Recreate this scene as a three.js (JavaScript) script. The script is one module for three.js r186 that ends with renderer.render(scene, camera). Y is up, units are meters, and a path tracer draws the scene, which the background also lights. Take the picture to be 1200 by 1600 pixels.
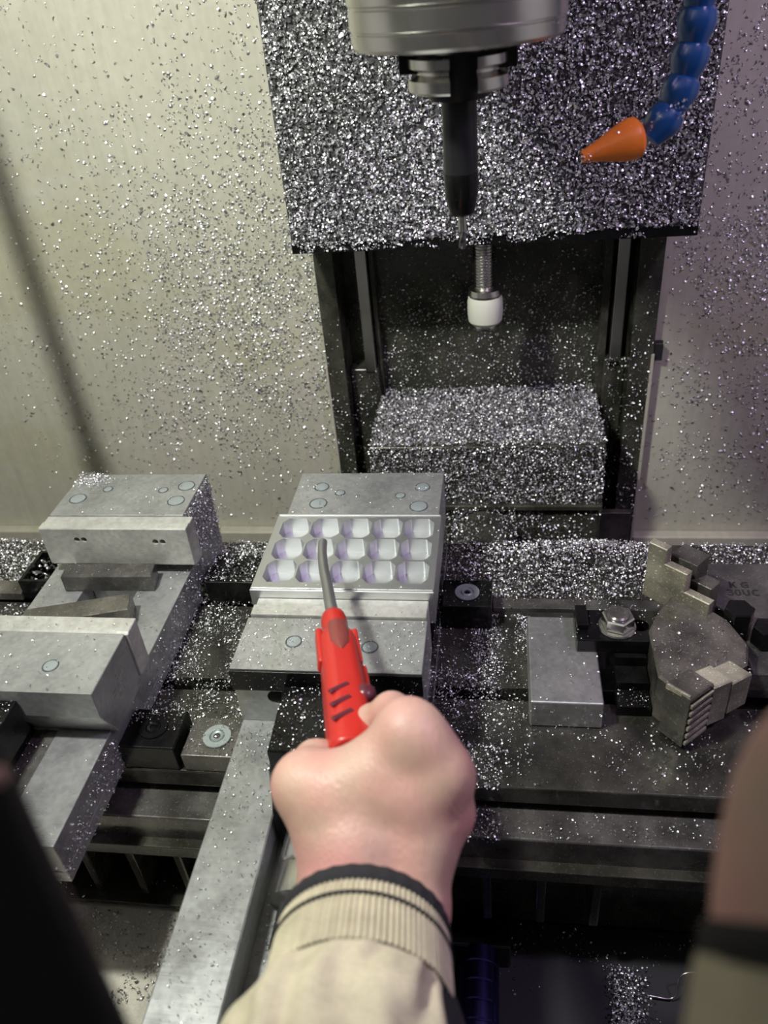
import * as THREE from 'three';
import { RoundedBoxGeometry } from 'three/addons/geometries/RoundedBoxGeometry.js';
import { mergeGeometries, toCreasedNormals } from 'three/addons/utils/BufferGeometryUtils.js';
import { RectAreaLightUniformsLib } from 'three/addons/lights/RectAreaLightUniformsLib.js';
import { FontLoader } from 'three/addons/loaders/FontLoader.js';
import { TextGeometry } from 'three/addons/geometries/TextGeometry.js';
import { Brush, Evaluator, SUBTRACTION } from 'three-bvh-csg';

// ---------------------------------------------------------------- camera, lights, exposure
RectAreaLightUniformsLib.init();
const scene = new THREE.Scene();
scene.background = new THREE.Color().setRGB(0.05, 0.05, 0.052);      // the dim workshop seen through the open machine door
const camera = new THREE.PerspectiveCamera(65.36, 0.75, 0.01, 20);
{
  const X = new THREE.Vector3(0.98951, -0.08192, -0.11895), Y = new THREE.Vector3(-0.00111, 0.81925, -0.57344), Z = new THREE.Vector3(0.14443, 0.56756, 0.81057);
  const m = new THREE.Matrix4().makeBasis(X, Y, Z);
  camera.position.set(0, 0.545, 0); camera.quaternion.setFromRotationMatrix(m);
  camera.focus = 0.72; camera.userData.fStop = 7;
}
const renderer = new THREE.WebGLRenderer();
renderer.toneMapping = THREE.LinearToneMapping;
renderer.toneMappingExposure = 1.2;
renderer.shadowMap.enabled = true;

const LAMPS = [
  { at: [-0.42, 1.00, -0.22], to: [-0.22, 0.1, -0.80], color: [0.98, 1.0, 0.92], nits: 680, size: [0.08, 0.055], label: 'white work lamp above the left vise' },
  { at: [0.55, 1.00, -0.25], to: [0.08, 0.1, -0.75], color: [0.80, 0.61, 1.0], nits: 225, size: [0.08, 0.055], label: 'violet tinted work lamp above the chuck' },
];

// ---------------------------------------------------------------- helpers
const V = (x, y, z) => new THREE.Vector3(x, y, z);
let seed = 12345;
const rnd = () => { seed = (seed + 0x6d2b79f5) | 0; let t = Math.imul(seed ^ (seed >>> 15), 1 | seed); t = (t + Math.imul(t ^ (t >>> 7), 61 | t)) ^ t; return ((t ^ (t >>> 14)) >>> 0) / 4294967296; };
const rr = (a, b) => a + (b - a) * rnd();
const lerp = (a, b, t) => a + (b - a) * t;
const sstep = (a, b, x) => { const t = Math.min(1, Math.max(0, (x - a) / (b - a))); return t * t * (3 - 2 * t); };
function hash(x, y, s) { let h = (x * 374761393 + y * 668265263 + s * 974634777) | 0; h = Math.imul(h ^ (h >>> 13), 1274126177); return ((h ^ (h >>> 16)) >>> 0) / 4294967296; }
function vnoise(x, y, px, py, s) {   // tileable value noise
  const xi = Math.floor(x), yi = Math.floor(y), fx = x - xi, fy = y - yi, u = fx * fx * (3 - 2 * fx), v = fy * fy * (3 - 2 * fy);
  const g = (i, j) => hash(((i % px) + px) % px, ((j % py) + py) % py, s);
  return lerp(lerp(g(xi, yi), g(xi + 1, yi), u), lerp(g(xi, yi + 1), g(xi + 1, yi + 1), u), v);
}
function fbm(u, v, cx, cy, oct, s) { let a = 0, w = 0.5, t = 0; for (let o = 0; o < oct; o++) { a += w * vnoise(u * cx, v * cy, cx, cy, s + o); t += w; w *= 0.55; cx *= 2; cy *= 2; } return a / t; }
function noise3(x, y, z, s = 0) {
  const xi = Math.floor(x), yi = Math.floor(y), zi = Math.floor(z), fx = x - xi, fy = y - yi, fz = z - zi;
  const u = fx * fx * (3 - 2 * fx), v = fy * fy * (3 - 2 * fy), w = fz * fz * (3 - 2 * fz), g = (i, j, k) => hash(i + 57 * k, j + 131 * k, s);
  return lerp(lerp(lerp(g(xi, yi, zi), g(xi + 1, yi, zi), u), lerp(g(xi, yi + 1, zi), g(xi + 1, yi + 1, zi), u), v), lerp(lerp(g(xi, yi, zi + 1), g(xi + 1, yi, zi + 1), u), lerp(g(xi, yi + 1, zi + 1), g(xi + 1, yi + 1, zi + 1), u), v), w);
}
function tex(n, metres, fn, srgb) {      // fn(u, v) -> [r, g, b] in 0..1
  const d = new Uint8Array(n * n * 4);
  for (let j = 0; j < n; j++) for (let i = 0; i < n; i++) {
    const c = fn(i / n, j / n), o = (j * n + i) * 4;
    for (let k = 0; k < 3; k++) d[o + k] = Math.max(0, Math.min(255, Math.round(c[k] * 255)));
    d[o + 3] = 255;
  }
  const t = new THREE.DataTexture(d, n, n); t.wrapS = t.wrapT = THREE.RepeatWrapping; t.magFilter = THREE.LinearFilter;
  if (srgb) t.colorSpace = THREE.SRGBColorSpace;
  t.repeat.set(1 / metres, 1 / metres); t.needsUpdate = true; return t;
}
const g3 = (v) => [v, v, v];
function lin(r, g, b) { return new THREE.Color().setRGB(r, g, b); }
function mat(color, metalness, roughness, extra = {}) { return new THREE.MeshPhysicalMaterial({ color: lin(...color), metalness, roughness, ...extra }); }

function boxUV(geo) {      // uv in metres from the dominant direction of each face
  let g = geo.index ? geo.toNonIndexed() : geo;
  if (!g.attributes.normal) g.computeVertexNormals();
  const p = g.attributes.position, uv = new Float32Array(p.count * 2);
  const a = new THREE.Vector3(), b = new THREE.Vector3(), c = new THREE.Vector3(), n = new THREE.Vector3();
  for (let i = 0; i < p.count; i += 3) {
    a.fromBufferAttribute(p, i); b.fromBufferAttribute(p, i + 1); c.fromBufferAttribute(p, i + 2);
    n.copy(b).sub(a).cross(c.clone().sub(a));
    const ax = Math.abs(n.x), ay = Math.abs(n.y), az = Math.abs(n.z);
    [a, b, c].forEach((q, k) => { const o = (i + k) * 2; if (ay >= ax && ay >= az) { uv[o] = q.x; uv[o + 1] = q.z; } else if (ax >= az) { uv[o] = q.z; uv[o + 1] = q.y; } else { uv[o] = q.x; uv[o + 1] = q.y; } });
  }
  g.setAttribute('uv', new THREE.BufferAttribute(uv, 2));
  return g;
}
function strip(g) { for (const k of Object.keys(g.attributes)) if (!['position', 'normal', 'uv'].includes(k)) g.deleteAttribute(k); return g; }
function bx(x0, x1, y0, y1, z0, z1, r = 0.0008) {       // a box with rounded edges between two corners
  const w = x1 - x0, h = y1 - y0, d = z1 - z0; r = Math.min(r, w / 2.2, h / 2.2, d / 2.2);
  const g = new RoundedBoxGeometry(w, h, d, 2, r); g.translate((x0 + x1) / 2, (y0 + y1) / 2, (z0 + z1) / 2);
  return g;
}
function cyl(r, h, x, y, z, axis = 'y', seg = 40, r2 = r) {
  const g = new THREE.CylinderGeometry(r2, r, h, seg); if (axis === 'z') g.rotateX(Math.PI / 2); if (axis === 'x') g.rotateZ(-Math.PI / 2);
  g.translate(x, y, z); return g;
}
function lathe(pts, x, y, z, seg = 56) { const g = toCreasedNormals(new THREE.LatheGeometry(pts.map(([r, h]) => new THREE.Vector2(r * 1e4, h * 1e4)), seg), 0.55); g.scale(1e-4, 1e-4, 1e-4); g.translate(x, y, z); return g; }
function prism(pts, y0, y1, bevel = 0.0006) {           // plan outline [x, z] raised from y0 to y1
  const s = new THREE.Shape(pts.map(([x, z]) => new THREE.Vector2(x, -z)));
  const g = new THREE.ExtrudeGeometry(s, { depth: y1 - y0 - 2 * bevel, bevelEnabled: bevel > 0, bevelSize: bevel, bevelThickness: bevel, bevelOffset: -bevel, bevelSegments: 1, curveSegments: 20 });
  g.rotateX(-Math.PI / 2); g.translate(0, y0 + bevel, 0); return g;
}
function sideProfile(pts, x0, x1, bevel = 0.0006) {      // outline [z, y] stretched along x
  const s = new THREE.Shape(pts.map(([z, y]) => new THREE.Vector2(-z, y)));
  const g = new THREE.ExtrudeGeometry(s, { depth: x1 - x0 - 2 * bevel, bevelEnabled: bevel > 0, bevelSize: bevel, bevelThickness: bevel, bevelOffset: -bevel, bevelSegments: 1 });
  g.rotateY(Math.PI / 2); g.translate(x0 + bevel, 0, 0); return g;
}
function tube(points, r, seg = 60, rs = 14) { return new THREE.TubeGeometry(new THREE.CatmullRomCurve3(points.map((p) => V(...p))), seg, r, rs, false); }
const names = {};
const numbered = (n) => { names[n] = (names[n] ?? -1) + 1; return names[n] ? n + '_' + String(names[n]).padStart(3, '0') : n; };
function finish(m) { m.castShadow = true; m.receiveShadow = true; return m; }
function thing(name, label, category, group, at = [0, 0, 0]) {
  const o = new THREE.Group(); o.name = numbered(name); o.userData = { label, category }; if (group) o.userData.group = group;
  o.position.set(...at); scene.add(o); return o;
}
function part(parent, name, geo, m, label) {
  const list = (Array.isArray(geo) ? geo : [geo]).map((g) => strip(boxUV(g)));
  let g = list.length > 1 ? mergeGeometries(list) : list[0];
  const root = parent.isScene ? null : (() => { let p = parent; const o = V(0, 0, 0); while (p && !p.isScene) { o.add(p.position); p = p.parent; } return o; })();
  if (root) g = g.clone().translate(-root.x, -root.y, -root.z);
  const o = finish(new THREE.Mesh(g, m)); o.name = parent.isScene ? numbered(name) : name; parent.add(o);
  if (label) o.userData.label = label;
  return o;
}
function single(name, geo, m, label, category, group) { const o = part(scene, name, geo, m); o.userData = { label, category }; if (group) o.userData.group = group; return o; }
function struct(name, geo, m, label, category) { const o = part(scene, name, geo, m); o.userData = { kind: 'structure', label, category }; return o; }

// ---------------------------------------------------------------- textures and materials
const tGround = tex(512, 0.12, (u, v) => g3(0.5 + 0.3 * (vnoise(u * 6, v * 220, 6, 220, 3) - 0.5) + 0.35 * (fbm(u, v, 5, 5, 4, 9) - 0.5)));
const tRoughMetal = tex(512, 0.15, (u, v) => { const a = fbm(u, v, 6, 6, 5, 21), s = vnoise(u * 8, v * 160, 8, 160, 4); return [0, 0.62 + 0.55 * (a - 0.5) + 0.12 * (s - 0.5), 1]; });
const tMetalCol = tex(512, 0.15, (u, v) => { const a = fbm(u, v, 5, 5, 5, 33), f = fbm(u, v, 40, 40, 2, 55); const k = 0.86 + 0.2 * (a - 0.5) + 0.14 * (f - 0.5); return [k, k * 1.0, k * 0.985]; }, true);
const tGrime = tex(512, 0.16, (u, v) => {      // oily film with fine swarf dust
  const a = fbm(u, v, 7, 7, 5, 71), d = vnoise(u * 190, v * 190, 190, 190, 8), k = 0.62 + 0.5 * (a - 0.5) + (d > 0.86 ? 0.28 : 0);
  return [k, k * 0.985, k * 0.94];
}, true);
const tGrimeRough = tex(512, 0.16, (u, v) => { const a = fbm(u, v, 7, 7, 5, 71), b = fbm(u, v, 24, 24, 3, 14); return [0, 0.45 + 0.7 * (a - 0.45) + 0.25 * (b - 0.5), 1]; });
const tGrimeBump = tex(512, 0.10, (u, v) => g3(0.5 * fbm(u, v, 30, 30, 3, 17) + 0.5 * fbm(u, v, 8, 8, 3, 18)));
const tWall = tex(1024, 0.62, (u, v) => {      // painted sheet: brushed streaks, oil film stains with their own outline
  const st = fbm(u, v, 120, 3, 2, 5), blot = fbm(u, v, 4, 4, 6, 91), fine = fbm(u, v, 90, 90, 2, 6), stain = sstep(0.5, 0.62, fbm(u, v, 3, 5, 6, 44));
  const k = 0.90 + 0.05 * (st - 0.5) + 0.05 * (blot - 0.5) + 0.05 * (fine - 0.5);
  return [k * (1 - 0.02 * stain), k * (0.985 - 0.022 * stain), k * (0.93 - 0.055 * stain)];
}, true);
const tWallRough = tex(512, 0.62, (u, v) => { const b = fbm(u, v, 5, 5, 5, 44), s = fbm(u, v, 100, 4, 2, 5); return [0, 0.55 + 0.4 * (b - 0.5) + 0.2 * (s - 0.5), 1]; });
const tKnit = tex(256, 0.02, (u, v) => { const w = 0.5 + 0.5 * Math.sin(u * Math.PI * 2 * 12), h = 0.5 + 0.5 * Math.sin(v * Math.PI * 2 * 12 + Math.PI * Math.floor(u * 12)); return g3(0.45 * w + 0.35 * h + 0.2 * vnoise(u * 60, v * 60, 60, 60, 2)); });
const tCloth = tex(512, 0.09, (u, v) => { const a = fbm(u, v, 6, 6, 5, 61), f = fbm(u, v, 80, 80, 2, 62), k = 0.9 + 0.16 * (a - 0.5) + 0.1 * (f - 0.5); return [k, k * 0.985, k * 0.96]; }, true);
const tSkinBump = tex(512, 0.03, (u, v) => g3(0.6 * fbm(u, v, 30, 30, 3, 81) + 0.4 * (1 - Math.abs(2 * fbm(u, v, 14, 14, 3, 82) - 1))));

const M = {
  wall: mat([0.58, 0.58, 0.54], 0.0, 0.62, { map: tWall, roughnessMap: tWallRough, specularIntensity: 0.8 }),
  paint: mat([0.55, 0.55, 0.53], 0, 0.6),
  ledge: mat([0.55, 0.54, 0.50], 0, 0.5, { map: tWall }),
  steel: mat([0.56, 0.57, 0.575], 0.6, 0.56, { map: tMetalCol, roughnessMap: tRoughMetal, bumpMap: tGround, bumpScale: 0.00003 }),
  bedSteel: mat([0.50, 0.51, 0.52], 0.55, 0.55, { map: tMetalCol, roughnessMap: tRoughMetal, bumpMap: tGround, bumpScale: 0.00003 }),
  insert: mat([0.82, 0.82, 0.78], 0.5, 0.58, { map: tMetalCol, roughnessMap: tRoughMetal, bumpMap: tGround, bumpScale: 0.00004 }),
  alu: mat([0.62, 0.63, 0.635], 1.0, 0.40, { bumpMap: tGround, bumpScale: 0.00003 }),
  aluMatt: mat([0.72, 0.72, 0.73], 0.9, 0.45, { map: tMetalCol, bumpMap: tGround, bumpScale: 0.00003 }),
  plug: mat([0.40, 0.45, 0.45], 0.5, 0.35),
  plugRing: mat([0.10, 0.12, 0.12], 0.5, 0.5),
  black: mat([0.016, 0.016, 0.018], 0.2, 0.42, { map: tGrime, roughnessMap: tGrimeRough }),
  blackSteel: mat([0.035, 0.036, 0.04], 0.6, 0.5, { map: tGrime, roughnessMap: tGrimeRough, bumpMap: tGrimeBump, bumpScale: 0.0002 }),
  holder: mat([0.022, 0.022, 0.025], 0.5, 0.36),
  table: mat([0.17, 0.17, 0.16], 0.5, 0.42, { map: tGrime, roughnessMap: tGrimeRough, bumpMap: tGrimeBump, bumpScale: 0.00015 }),
  column: mat([0.125, 0.13, 0.108], 0.2, 0.5, { map: tGrime, roughnessMap: tGrimeRough, bumpMap: tGrimeBump, bumpScale: 0.0002 }),
  cover: mat([0.05, 0.05, 0.05], 0.2, 0.55),
  apron: mat([0.10, 0.10, 0.085], 0.1, 0.45, { map: tGrime, roughnessMap: tGrimeRough }),
  tray: mat([0.78, 0.76, 0.68], 0.0, 0.45, { map: tCloth }),
  chrome: mat([0.62, 0.61, 0.58], 1.0, 0.26),
  brushed: mat([0.58, 0.57, 0.53], 1.0, 0.27, { bumpMap: tGround, bumpScale: 0.00002 }),
  carbide: mat([0.25, 0.25, 0.27], 1, 0.25),
  blueHose: mat([0.006, 0.055, 0.19], 0, 0.25, { clearcoat: 0.4, clearcoatRoughness: 0.2 }),
  orange: mat([0.78, 0.20, 0.025], 0, 0.35),
  nylon: mat([0.62, 0.62, 0.53], 0, 0.45),
  red: mat([0.50, 0.022, 0.015], 0, 0.34, { clearcoat: 0.3, clearcoatRoughness: 0.3 }),
  redDark: mat([0.10, 0.02, 0.03], 0, 0.3),
  brass: mat([0.24, 0.055, 0.045], 0.1, 0.35),
  nozzle: mat([0.42, 0.42, 0.41], 0.85, 0.38),
  cuffBlack: mat([0.018, 0.018, 0.02], 0, 0.9, { bumpMap: tKnit, bumpScale: 0.0003 }),
  cuff: mat([0.64, 0.60, 0.45], 0, 0.92, { map: tCloth, bumpMap: tKnit, bumpScale: 0.0003, sheen: 0.3 }),
  sleeve: mat([0.66, 0.615, 0.465], 0, 0.92, { map: tCloth, bumpMap: tKnit, bumpScale: 0.0002, sheen: 0.3 }),
  skin: mat([1, 1, 1], 0, 0.46, { vertexColors: true, bumpMap: tSkinBump, bumpScale: 0.0004, sheen: 0.15 }),
  chip: mat([0.94, 0.94, 0.95], 1.0, 0.42),
  rubber: mat([0.012, 0.012, 0.014], 0, 0.6),
  plate: mat([0.31, 0.305, 0.31], 0.5, 0.48, { map: tGrime, roughnessMap: tGrimeRough }),
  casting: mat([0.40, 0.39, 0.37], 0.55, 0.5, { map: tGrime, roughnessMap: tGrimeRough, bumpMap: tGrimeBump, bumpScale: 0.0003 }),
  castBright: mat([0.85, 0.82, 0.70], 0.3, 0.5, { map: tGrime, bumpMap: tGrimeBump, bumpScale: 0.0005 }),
  stamp: mat([0.02, 0.02, 0.02], 0, 0.7),
  glow: new THREE.MeshStandardMaterial({ color: 0x111111, emissive: new THREE.Color(1, 0.99, 0.92), emissiveIntensity: 3 }),
  glowViolet: new THREE.MeshStandardMaterial({ color: 0x111111, emissive: new THREE.Color(0.86, 0.68, 1), emissiveIntensity: 2 }),
};

// ---------------------------------------------------------------- enclosure
{
  const wb = new THREE.Group(); wb.name = 'wall_back'; wb.userData = { kind: 'structure', label: 'cream painted sheet metal rear wall spattered with chips', category: 'wall' }; scene.add(wb);
  part(wb, 'wall_panel', bx(-1.10, -0.2275, -0.36, 1.5, -0.985, -0.97, 0.001), M.wall);
  part(wb, 'wall_panel', bx(0.1885, 0.90, -0.36, 1.5, -0.985, -0.97, 0.001), M.wall);
  struct('baseboard_back', [bx(-1.10, -0.2275, -0.36, -0.160, -0.9695, -0.952, 0.003), bx(0.1885, 0.90, -0.36, -0.165, -0.9695, -0.952, 0.003)], M.ledge, 'pale ledge along the foot of the rear wall', 'baseboard');
  struct('wall_left', bx(-1.14, -1.10, -0.40, 1.54, -1.2, 0.5, 0.002), M.paint, 'painted left side of the machine enclosure', 'wall');
  struct('wall_right', bx(0.90, 0.94, -0.40, 1.54, -1.2, 0.5, 0.002), M.paint, 'painted right side of the machine enclosure', 'wall');
  struct('ceiling', bx(-1.14, 0.94, 1.5, 1.54, -1.2, 0.5, 0.002), M.paint, 'painted roof of the machine enclosure', 'ceiling');
  struct('wall_front', bx(-1.14, 0.94, 0.62, 1.54, -0.17, -0.15, 0.002), M.paint, 'painted header over the door opening', 'wall');
  struct('floor', bx(-1.14, 0.94, -0.40, -0.36, -1.2, 0.5, 0.002), M.rubber, 'dark chip pan under the table', 'floor');
}
// the two work lamps (outside the frame), each a glowing panel in a housing with its light just in front
for (const [i, L] of LAMPS.entries()) {
  const o = thing('work_lamp', L.label, 'lamp', null, L.at);
  const dir = V(...L.to).sub(V(...L.at)).normalize();
  const housing = finish(new THREE.Mesh(strip(boxUV(new RoundedBoxGeometry(L.size[0] + 0.03, L.size[1] + 0.03, 0.03, 2, 0.006))), M.black)); housing.name = 'housing';
  const panel = finish(new THREE.Mesh(new THREE.BoxGeometry(L.size[0], L.size[1], 0.002), i ? M.glowViolet : M.glow)); panel.name = 'lamp_panel'; panel.position.z = -0.0165;
  const stem = finish(new THREE.Mesh(cyl(0.008, 0.06, 0, 0, 0.04, 'z', 16), M.black)); stem.name = 'stem';
  o.add(housing, panel, stem);
  o.lookAt(V(...L.at).sub(dir));      // local -z faces the work
  const a = new THREE.RectAreaLight(lin(...L.color), L.nits, L.size[0], L.size[1]);
  a.position.copy(V(...L.at)).addScaledVector(dir, 0.022); a.lookAt(V(...L.at).addScaledVector(dir, 1)); scene.add(a);
}
// washdown pipe beside the frame: its shadow falls across the rear wall
{
  const o = thing('washdown_pipe', 'vertical steel washdown pipe by the left vise', 'pipe', null, [-0.551, 0.25, -0.75]);
  part(o, 'pipe', tube([[-0.551, 1.5, -0.75], [-0.551, 0.8, -0.75], [-0.551, 0.25, -0.75]], 0.0125, 20), M.brushed);
  part(o, 'end_cap', cyl(0.015, 0.02, -0.551, 0.255, -0.75), M.black);
}

// ---------------------------------------------------------------- column behind the spindle
{
  const o = thing('machine_column', 'dark green grey machine column in the wall recess', 'column', null, [-0.02, -0.36, -1.03]);
  part(o, 'back_plate', bx(-0.25, 0.21, -0.36, 1.49, -1.05, -1.02), M.column);
  part(o, 'side_flange', bx(-0.227, -0.203, -0.36, 1.49, -1.02, -0.957), M.column);
  part(o, 'side_flange', bx(0.160, 0.188, -0.36, 1.49, -1.02, -0.957), M.column);
  part(o, 'lower_panel', bx(-0.203, -0.164, -0.36, 0.092, -1.02, -0.985, 0.004), M.column);
  part(o, 'lower_panel', bx(0.132, 0.160, -0.36, 0.098, -1.02, -0.985, 0.004), M.column);
  part(o, 'guide_rail', bx(-0.181, -0.167, 0.085, 1.49, -1.02, -0.985), M.brushed, 'bright ground guide rail');
  part(o, 'guide_rail', bx(0.139, 0.153, 0.085, 1.49, -1.02, -0.985), M.brushed, 'bright ground guide rail');
  part(o, 'center_rib', bx(-0.166, -0.160, -0.04, 1.49, -1.02, -1.000), M.column);
  part(o, 'center_rib', bx(0.125, 0.134, -0.04, 1.49, -1.02, -0.990), M.column);
  part(o, 'bracket_plate', bx(0.137, 0.181, -0.22, -0.118, -0.955, -0.945), M.casting);
  part(o, 'wall_seam_seal', bx(0.1855, 0.1895, -0.19, 0.115, -0.968, -0.955), M.ledge, 'bright sheet edge');
  part(o, 'wall_seam_seal', bx(-0.2295, -0.2265, -0.19, 0.11, -0.968, -0.955), M.ledge, 'bright sheet edge');
  const scrap = prism([[0.176, -0.972], [0.188, -0.960], [0.199, -0.958], [0.196, -0.966], [0.203, -0.972], [0.192, -0.978]], 0.105, 0.128, 0.001);
  part(o, 'torn_seal', scrap, M.rubber, 'torn black rubber scrap');
}
{
  const o = thing('axis_cover', 'upright chip-crusted cover plate behind the spindle', 'cover', null, [-0.014, 0.287, -0.9]);
  part(o, 'front_sheet', bx(-0.231, 0.203, 0.287, 1.49, -0.895, -0.880, 0.0015), M.cover);
  part(o, 'bottom_lip', bx(-0.231, 0.203, 0.282, 0.294, -0.955, -0.8785, 0.001), M.black);
  part(o, 'side_flange', bx(-0.231, -0.226, 0.294, 1.49, -0.955, -0.895), M.cover);
  part(o, 'side_flange', bx(0.198, 0.203, 0.294, 1.49, -0.955, -0.895), M.cover);
}
{
  const o = thing('saddle_box', 'chip-covered box at the foot of the column', 'cover', null, [-0.02, -0.36, -0.94]);
  part(o, 'box', bx(-0.165, 0.127, -0.36, 0.042, -1.0, -0.86, 0.004), M.column);
  part(o, 'front_rib', bx(-0.165, 0.127, -0.050, -0.042, -0.861, -0.852, 0.002), M.column);
}
{
  const o = thing('bearing_housing', 'round chip-dusted bearing housing behind the table', 'housing', null, [-0.02, -0.12, -0.80]);
  part(o, 'barrel', cyl(0.040, 0.08, -0.02, -0.085, -0.805, 'z', 48), M.column);
  part(o, 'flange', new THREE.TorusGeometry(0.040, 0.006, 12, 48).translate(-0.02, -0.085, -0.765), M.blackSteel);
  part(o, 'front_cap', cyl(0.026, 0.02, -0.02, -0.085, -0.757, 'z', 40), M.blackSteel);
  part(o, 'pedestal', bx(-0.075, 0.035, -0.36, -0.10, -0.845, -0.77), M.blackSteel);
}
{
  const o = thing('ram_bumper', 'white nylon bumper on a threaded rod under the cover plate', 'bumper', null, [-0.018, 0.18, -0.905]);
  const rod = [[0, 0.222]]; for (let y = 0.222; y < 0.29; y += 0.0035) rod.push([0.0105, y], [0.0122, y + 0.0012], [0.0105, y + 0.0024]); rod.push([0, 0.29]);
  part(o, 'threaded_rod', lathe(rod, -0.019, 0, -0.905, 36), M.chrome);
  part(o, 'collar', lathe([[0, 0.216], [0.018, 0.216], [0.0195, 0.220], [0.018, 0.226], [0.012, 0.228], [0, 0.228]], -0.018, 0, -0.905, 40), M.brushed);
  part(o, 'nylon_cap', lathe([[0, 0.184], [0.016, 0.184], [0.0195, 0.188], [0.0205, 0.196], [0.0205, 0.211], [0.019, 0.217], [0, 0.217]], -0.018, 0, -0.905, 48), M.nylon);
  part(o, 'end_screw', lathe([[0, 0.178], [0.0125, 0.178], [0.0135, 0.181], [0.0125, 0.185], [0, 0.185]], -0.018, 0, -0.905, 40), M.brushed);
}

// ---------------------------------------------------------------- spindle, tool, coolant hose
const SX = -0.026, SZ = -0.56;
{
  const o = thing('spindle', 'round grooved steel spindle nose above the workpiece', 'spindle', null, [SX, 0.497, SZ]);
  part(o, 'nose', lathe([[0.024, 0.5005], [0.0620, 0.5005], [0.0640, 0.5025], [0.0643, 0.5095], [0.0636, 0.5100], [0.0636, 0.5108], [0.0648, 0.5114], [0.0648, 0.5215], [0.0640, 0.5222], [0.0640, 0.5232], [0.0654, 0.5240], [0.0662, 0.56], [0.0662, 0.60]], SX, 0, SZ, 96), M.brushed);
  part(o, 'face_ring', lathe([[0.023, 0.497], [0.036, 0.497], [0.037, 0.4985], [0.037, 0.502], [0.023, 0.502]], SX, 0, SZ, 72), M.blackSteel);
  for (const s of [-1, 1]) part(o, 'drive_key', bx(SX + s * 0.030 - 0.006, SX + s * 0.030 + 0.006, 0.4855, 0.499, SZ - 0.008, SZ + 0.008), M.blackSteel, 'dark drive key');
  part(o, 'head_casting', bx(SX - 0.12, SX + 0.12, 0.60, 1.1, -0.86, SZ + 0.11, 0.012), M.paint, 'painted head casting');
}
{
  const o = thing('tool_holder', 'slim black collet holder in the spindle', 'tool holder', null, [SX, 0.395, SZ]);
  const ev = new Evaluator(); ev.useGroups = false; ev.attributes = ['position', 'normal', 'uv'];
  let f = new Brush(lathe([[0.0, 0.4750], [0.0300, 0.4750], [0.0315, 0.4765], [0.0315, 0.4825], [0.0262, 0.4852], [0.0262, 0.4868], [0.0315, 0.4890], [0.0315, 0.4940], [0.0300, 0.4955], [0, 0.4955]], SX, 0, SZ, 64)); f.updateMatrixWorld();
  for (const a of [0, Math.PI, Math.PI / 2 - 0.15]) {
    const n = new Brush(new THREE.BoxGeometry(0.036, 0.05, 0.0165)); n.position.set(SX + 0.034 * Math.cos(a), 0.485, SZ + 0.034 * Math.sin(a)); n.rotation.y = -a; n.updateMatrixWorld();
    f = ev.evaluate(f, n, SUBTRACTION);
  }
  part(o, 'gripper_flange', f.geometry, M.chrome, 'bright notched gripper flange');
  part(o, 'neck', lathe([[0, 0.470], [0.0185, 0.470], [0.0195, 0.473], [0.0195, 0.498], [0, 0.498]], SX, 0, SZ, 48), M.holder);
  part(o, 'body', lathe([[0, 0.425], [0.0112, 0.425], [0.0112, 0.476], [0, 0.476]], SX, 0, SZ, 48), M.holder);
  part(o, 'collet_nut', lathe([[0, 0.3985], [0.0055, 0.3985], [0.0082, 0.4000], [0.0098, 0.4060], [0.0110, 0.4130], [0.0114, 0.4200], [0.0114, 0.4262], [0, 0.4262]], SX, 0, SZ, 48), M.blackSteel);
}
{
  const o = thing('end_mill', 'thin end mill clamped in the black holder', 'cutter', null, [SX - 0.001, 0.3775, SZ]);
  part(o, 'shank', cyl(0.0028, 0.012, SX, 0.394, SZ, 'y', 24), M.chrome);
  const pts = []; const flute = new THREE.CylinderGeometry(0.0028, 0.0028, 0.012, 16, 12); const p = flute.attributes.position;
  for (let i = 0; i < p.count; i++) { const y = p.getY(i), a = Math.atan2(p.getZ(i), p.getX(i)), r = Math.hypot(p.getX(i), p.getZ(i)), k = r * (0.82 + 0.18 * Math.cos(3 * a + y * 700)); p.setXYZ(i, k * Math.cos(a), y, k * Math.sin(a)); }
  flute.computeVertexNormals(); flute.translate(SX, 0.3825, SZ);
  part(o, 'flutes', flute, M.carbide, 'dark fluted carbide tip');
}
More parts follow.
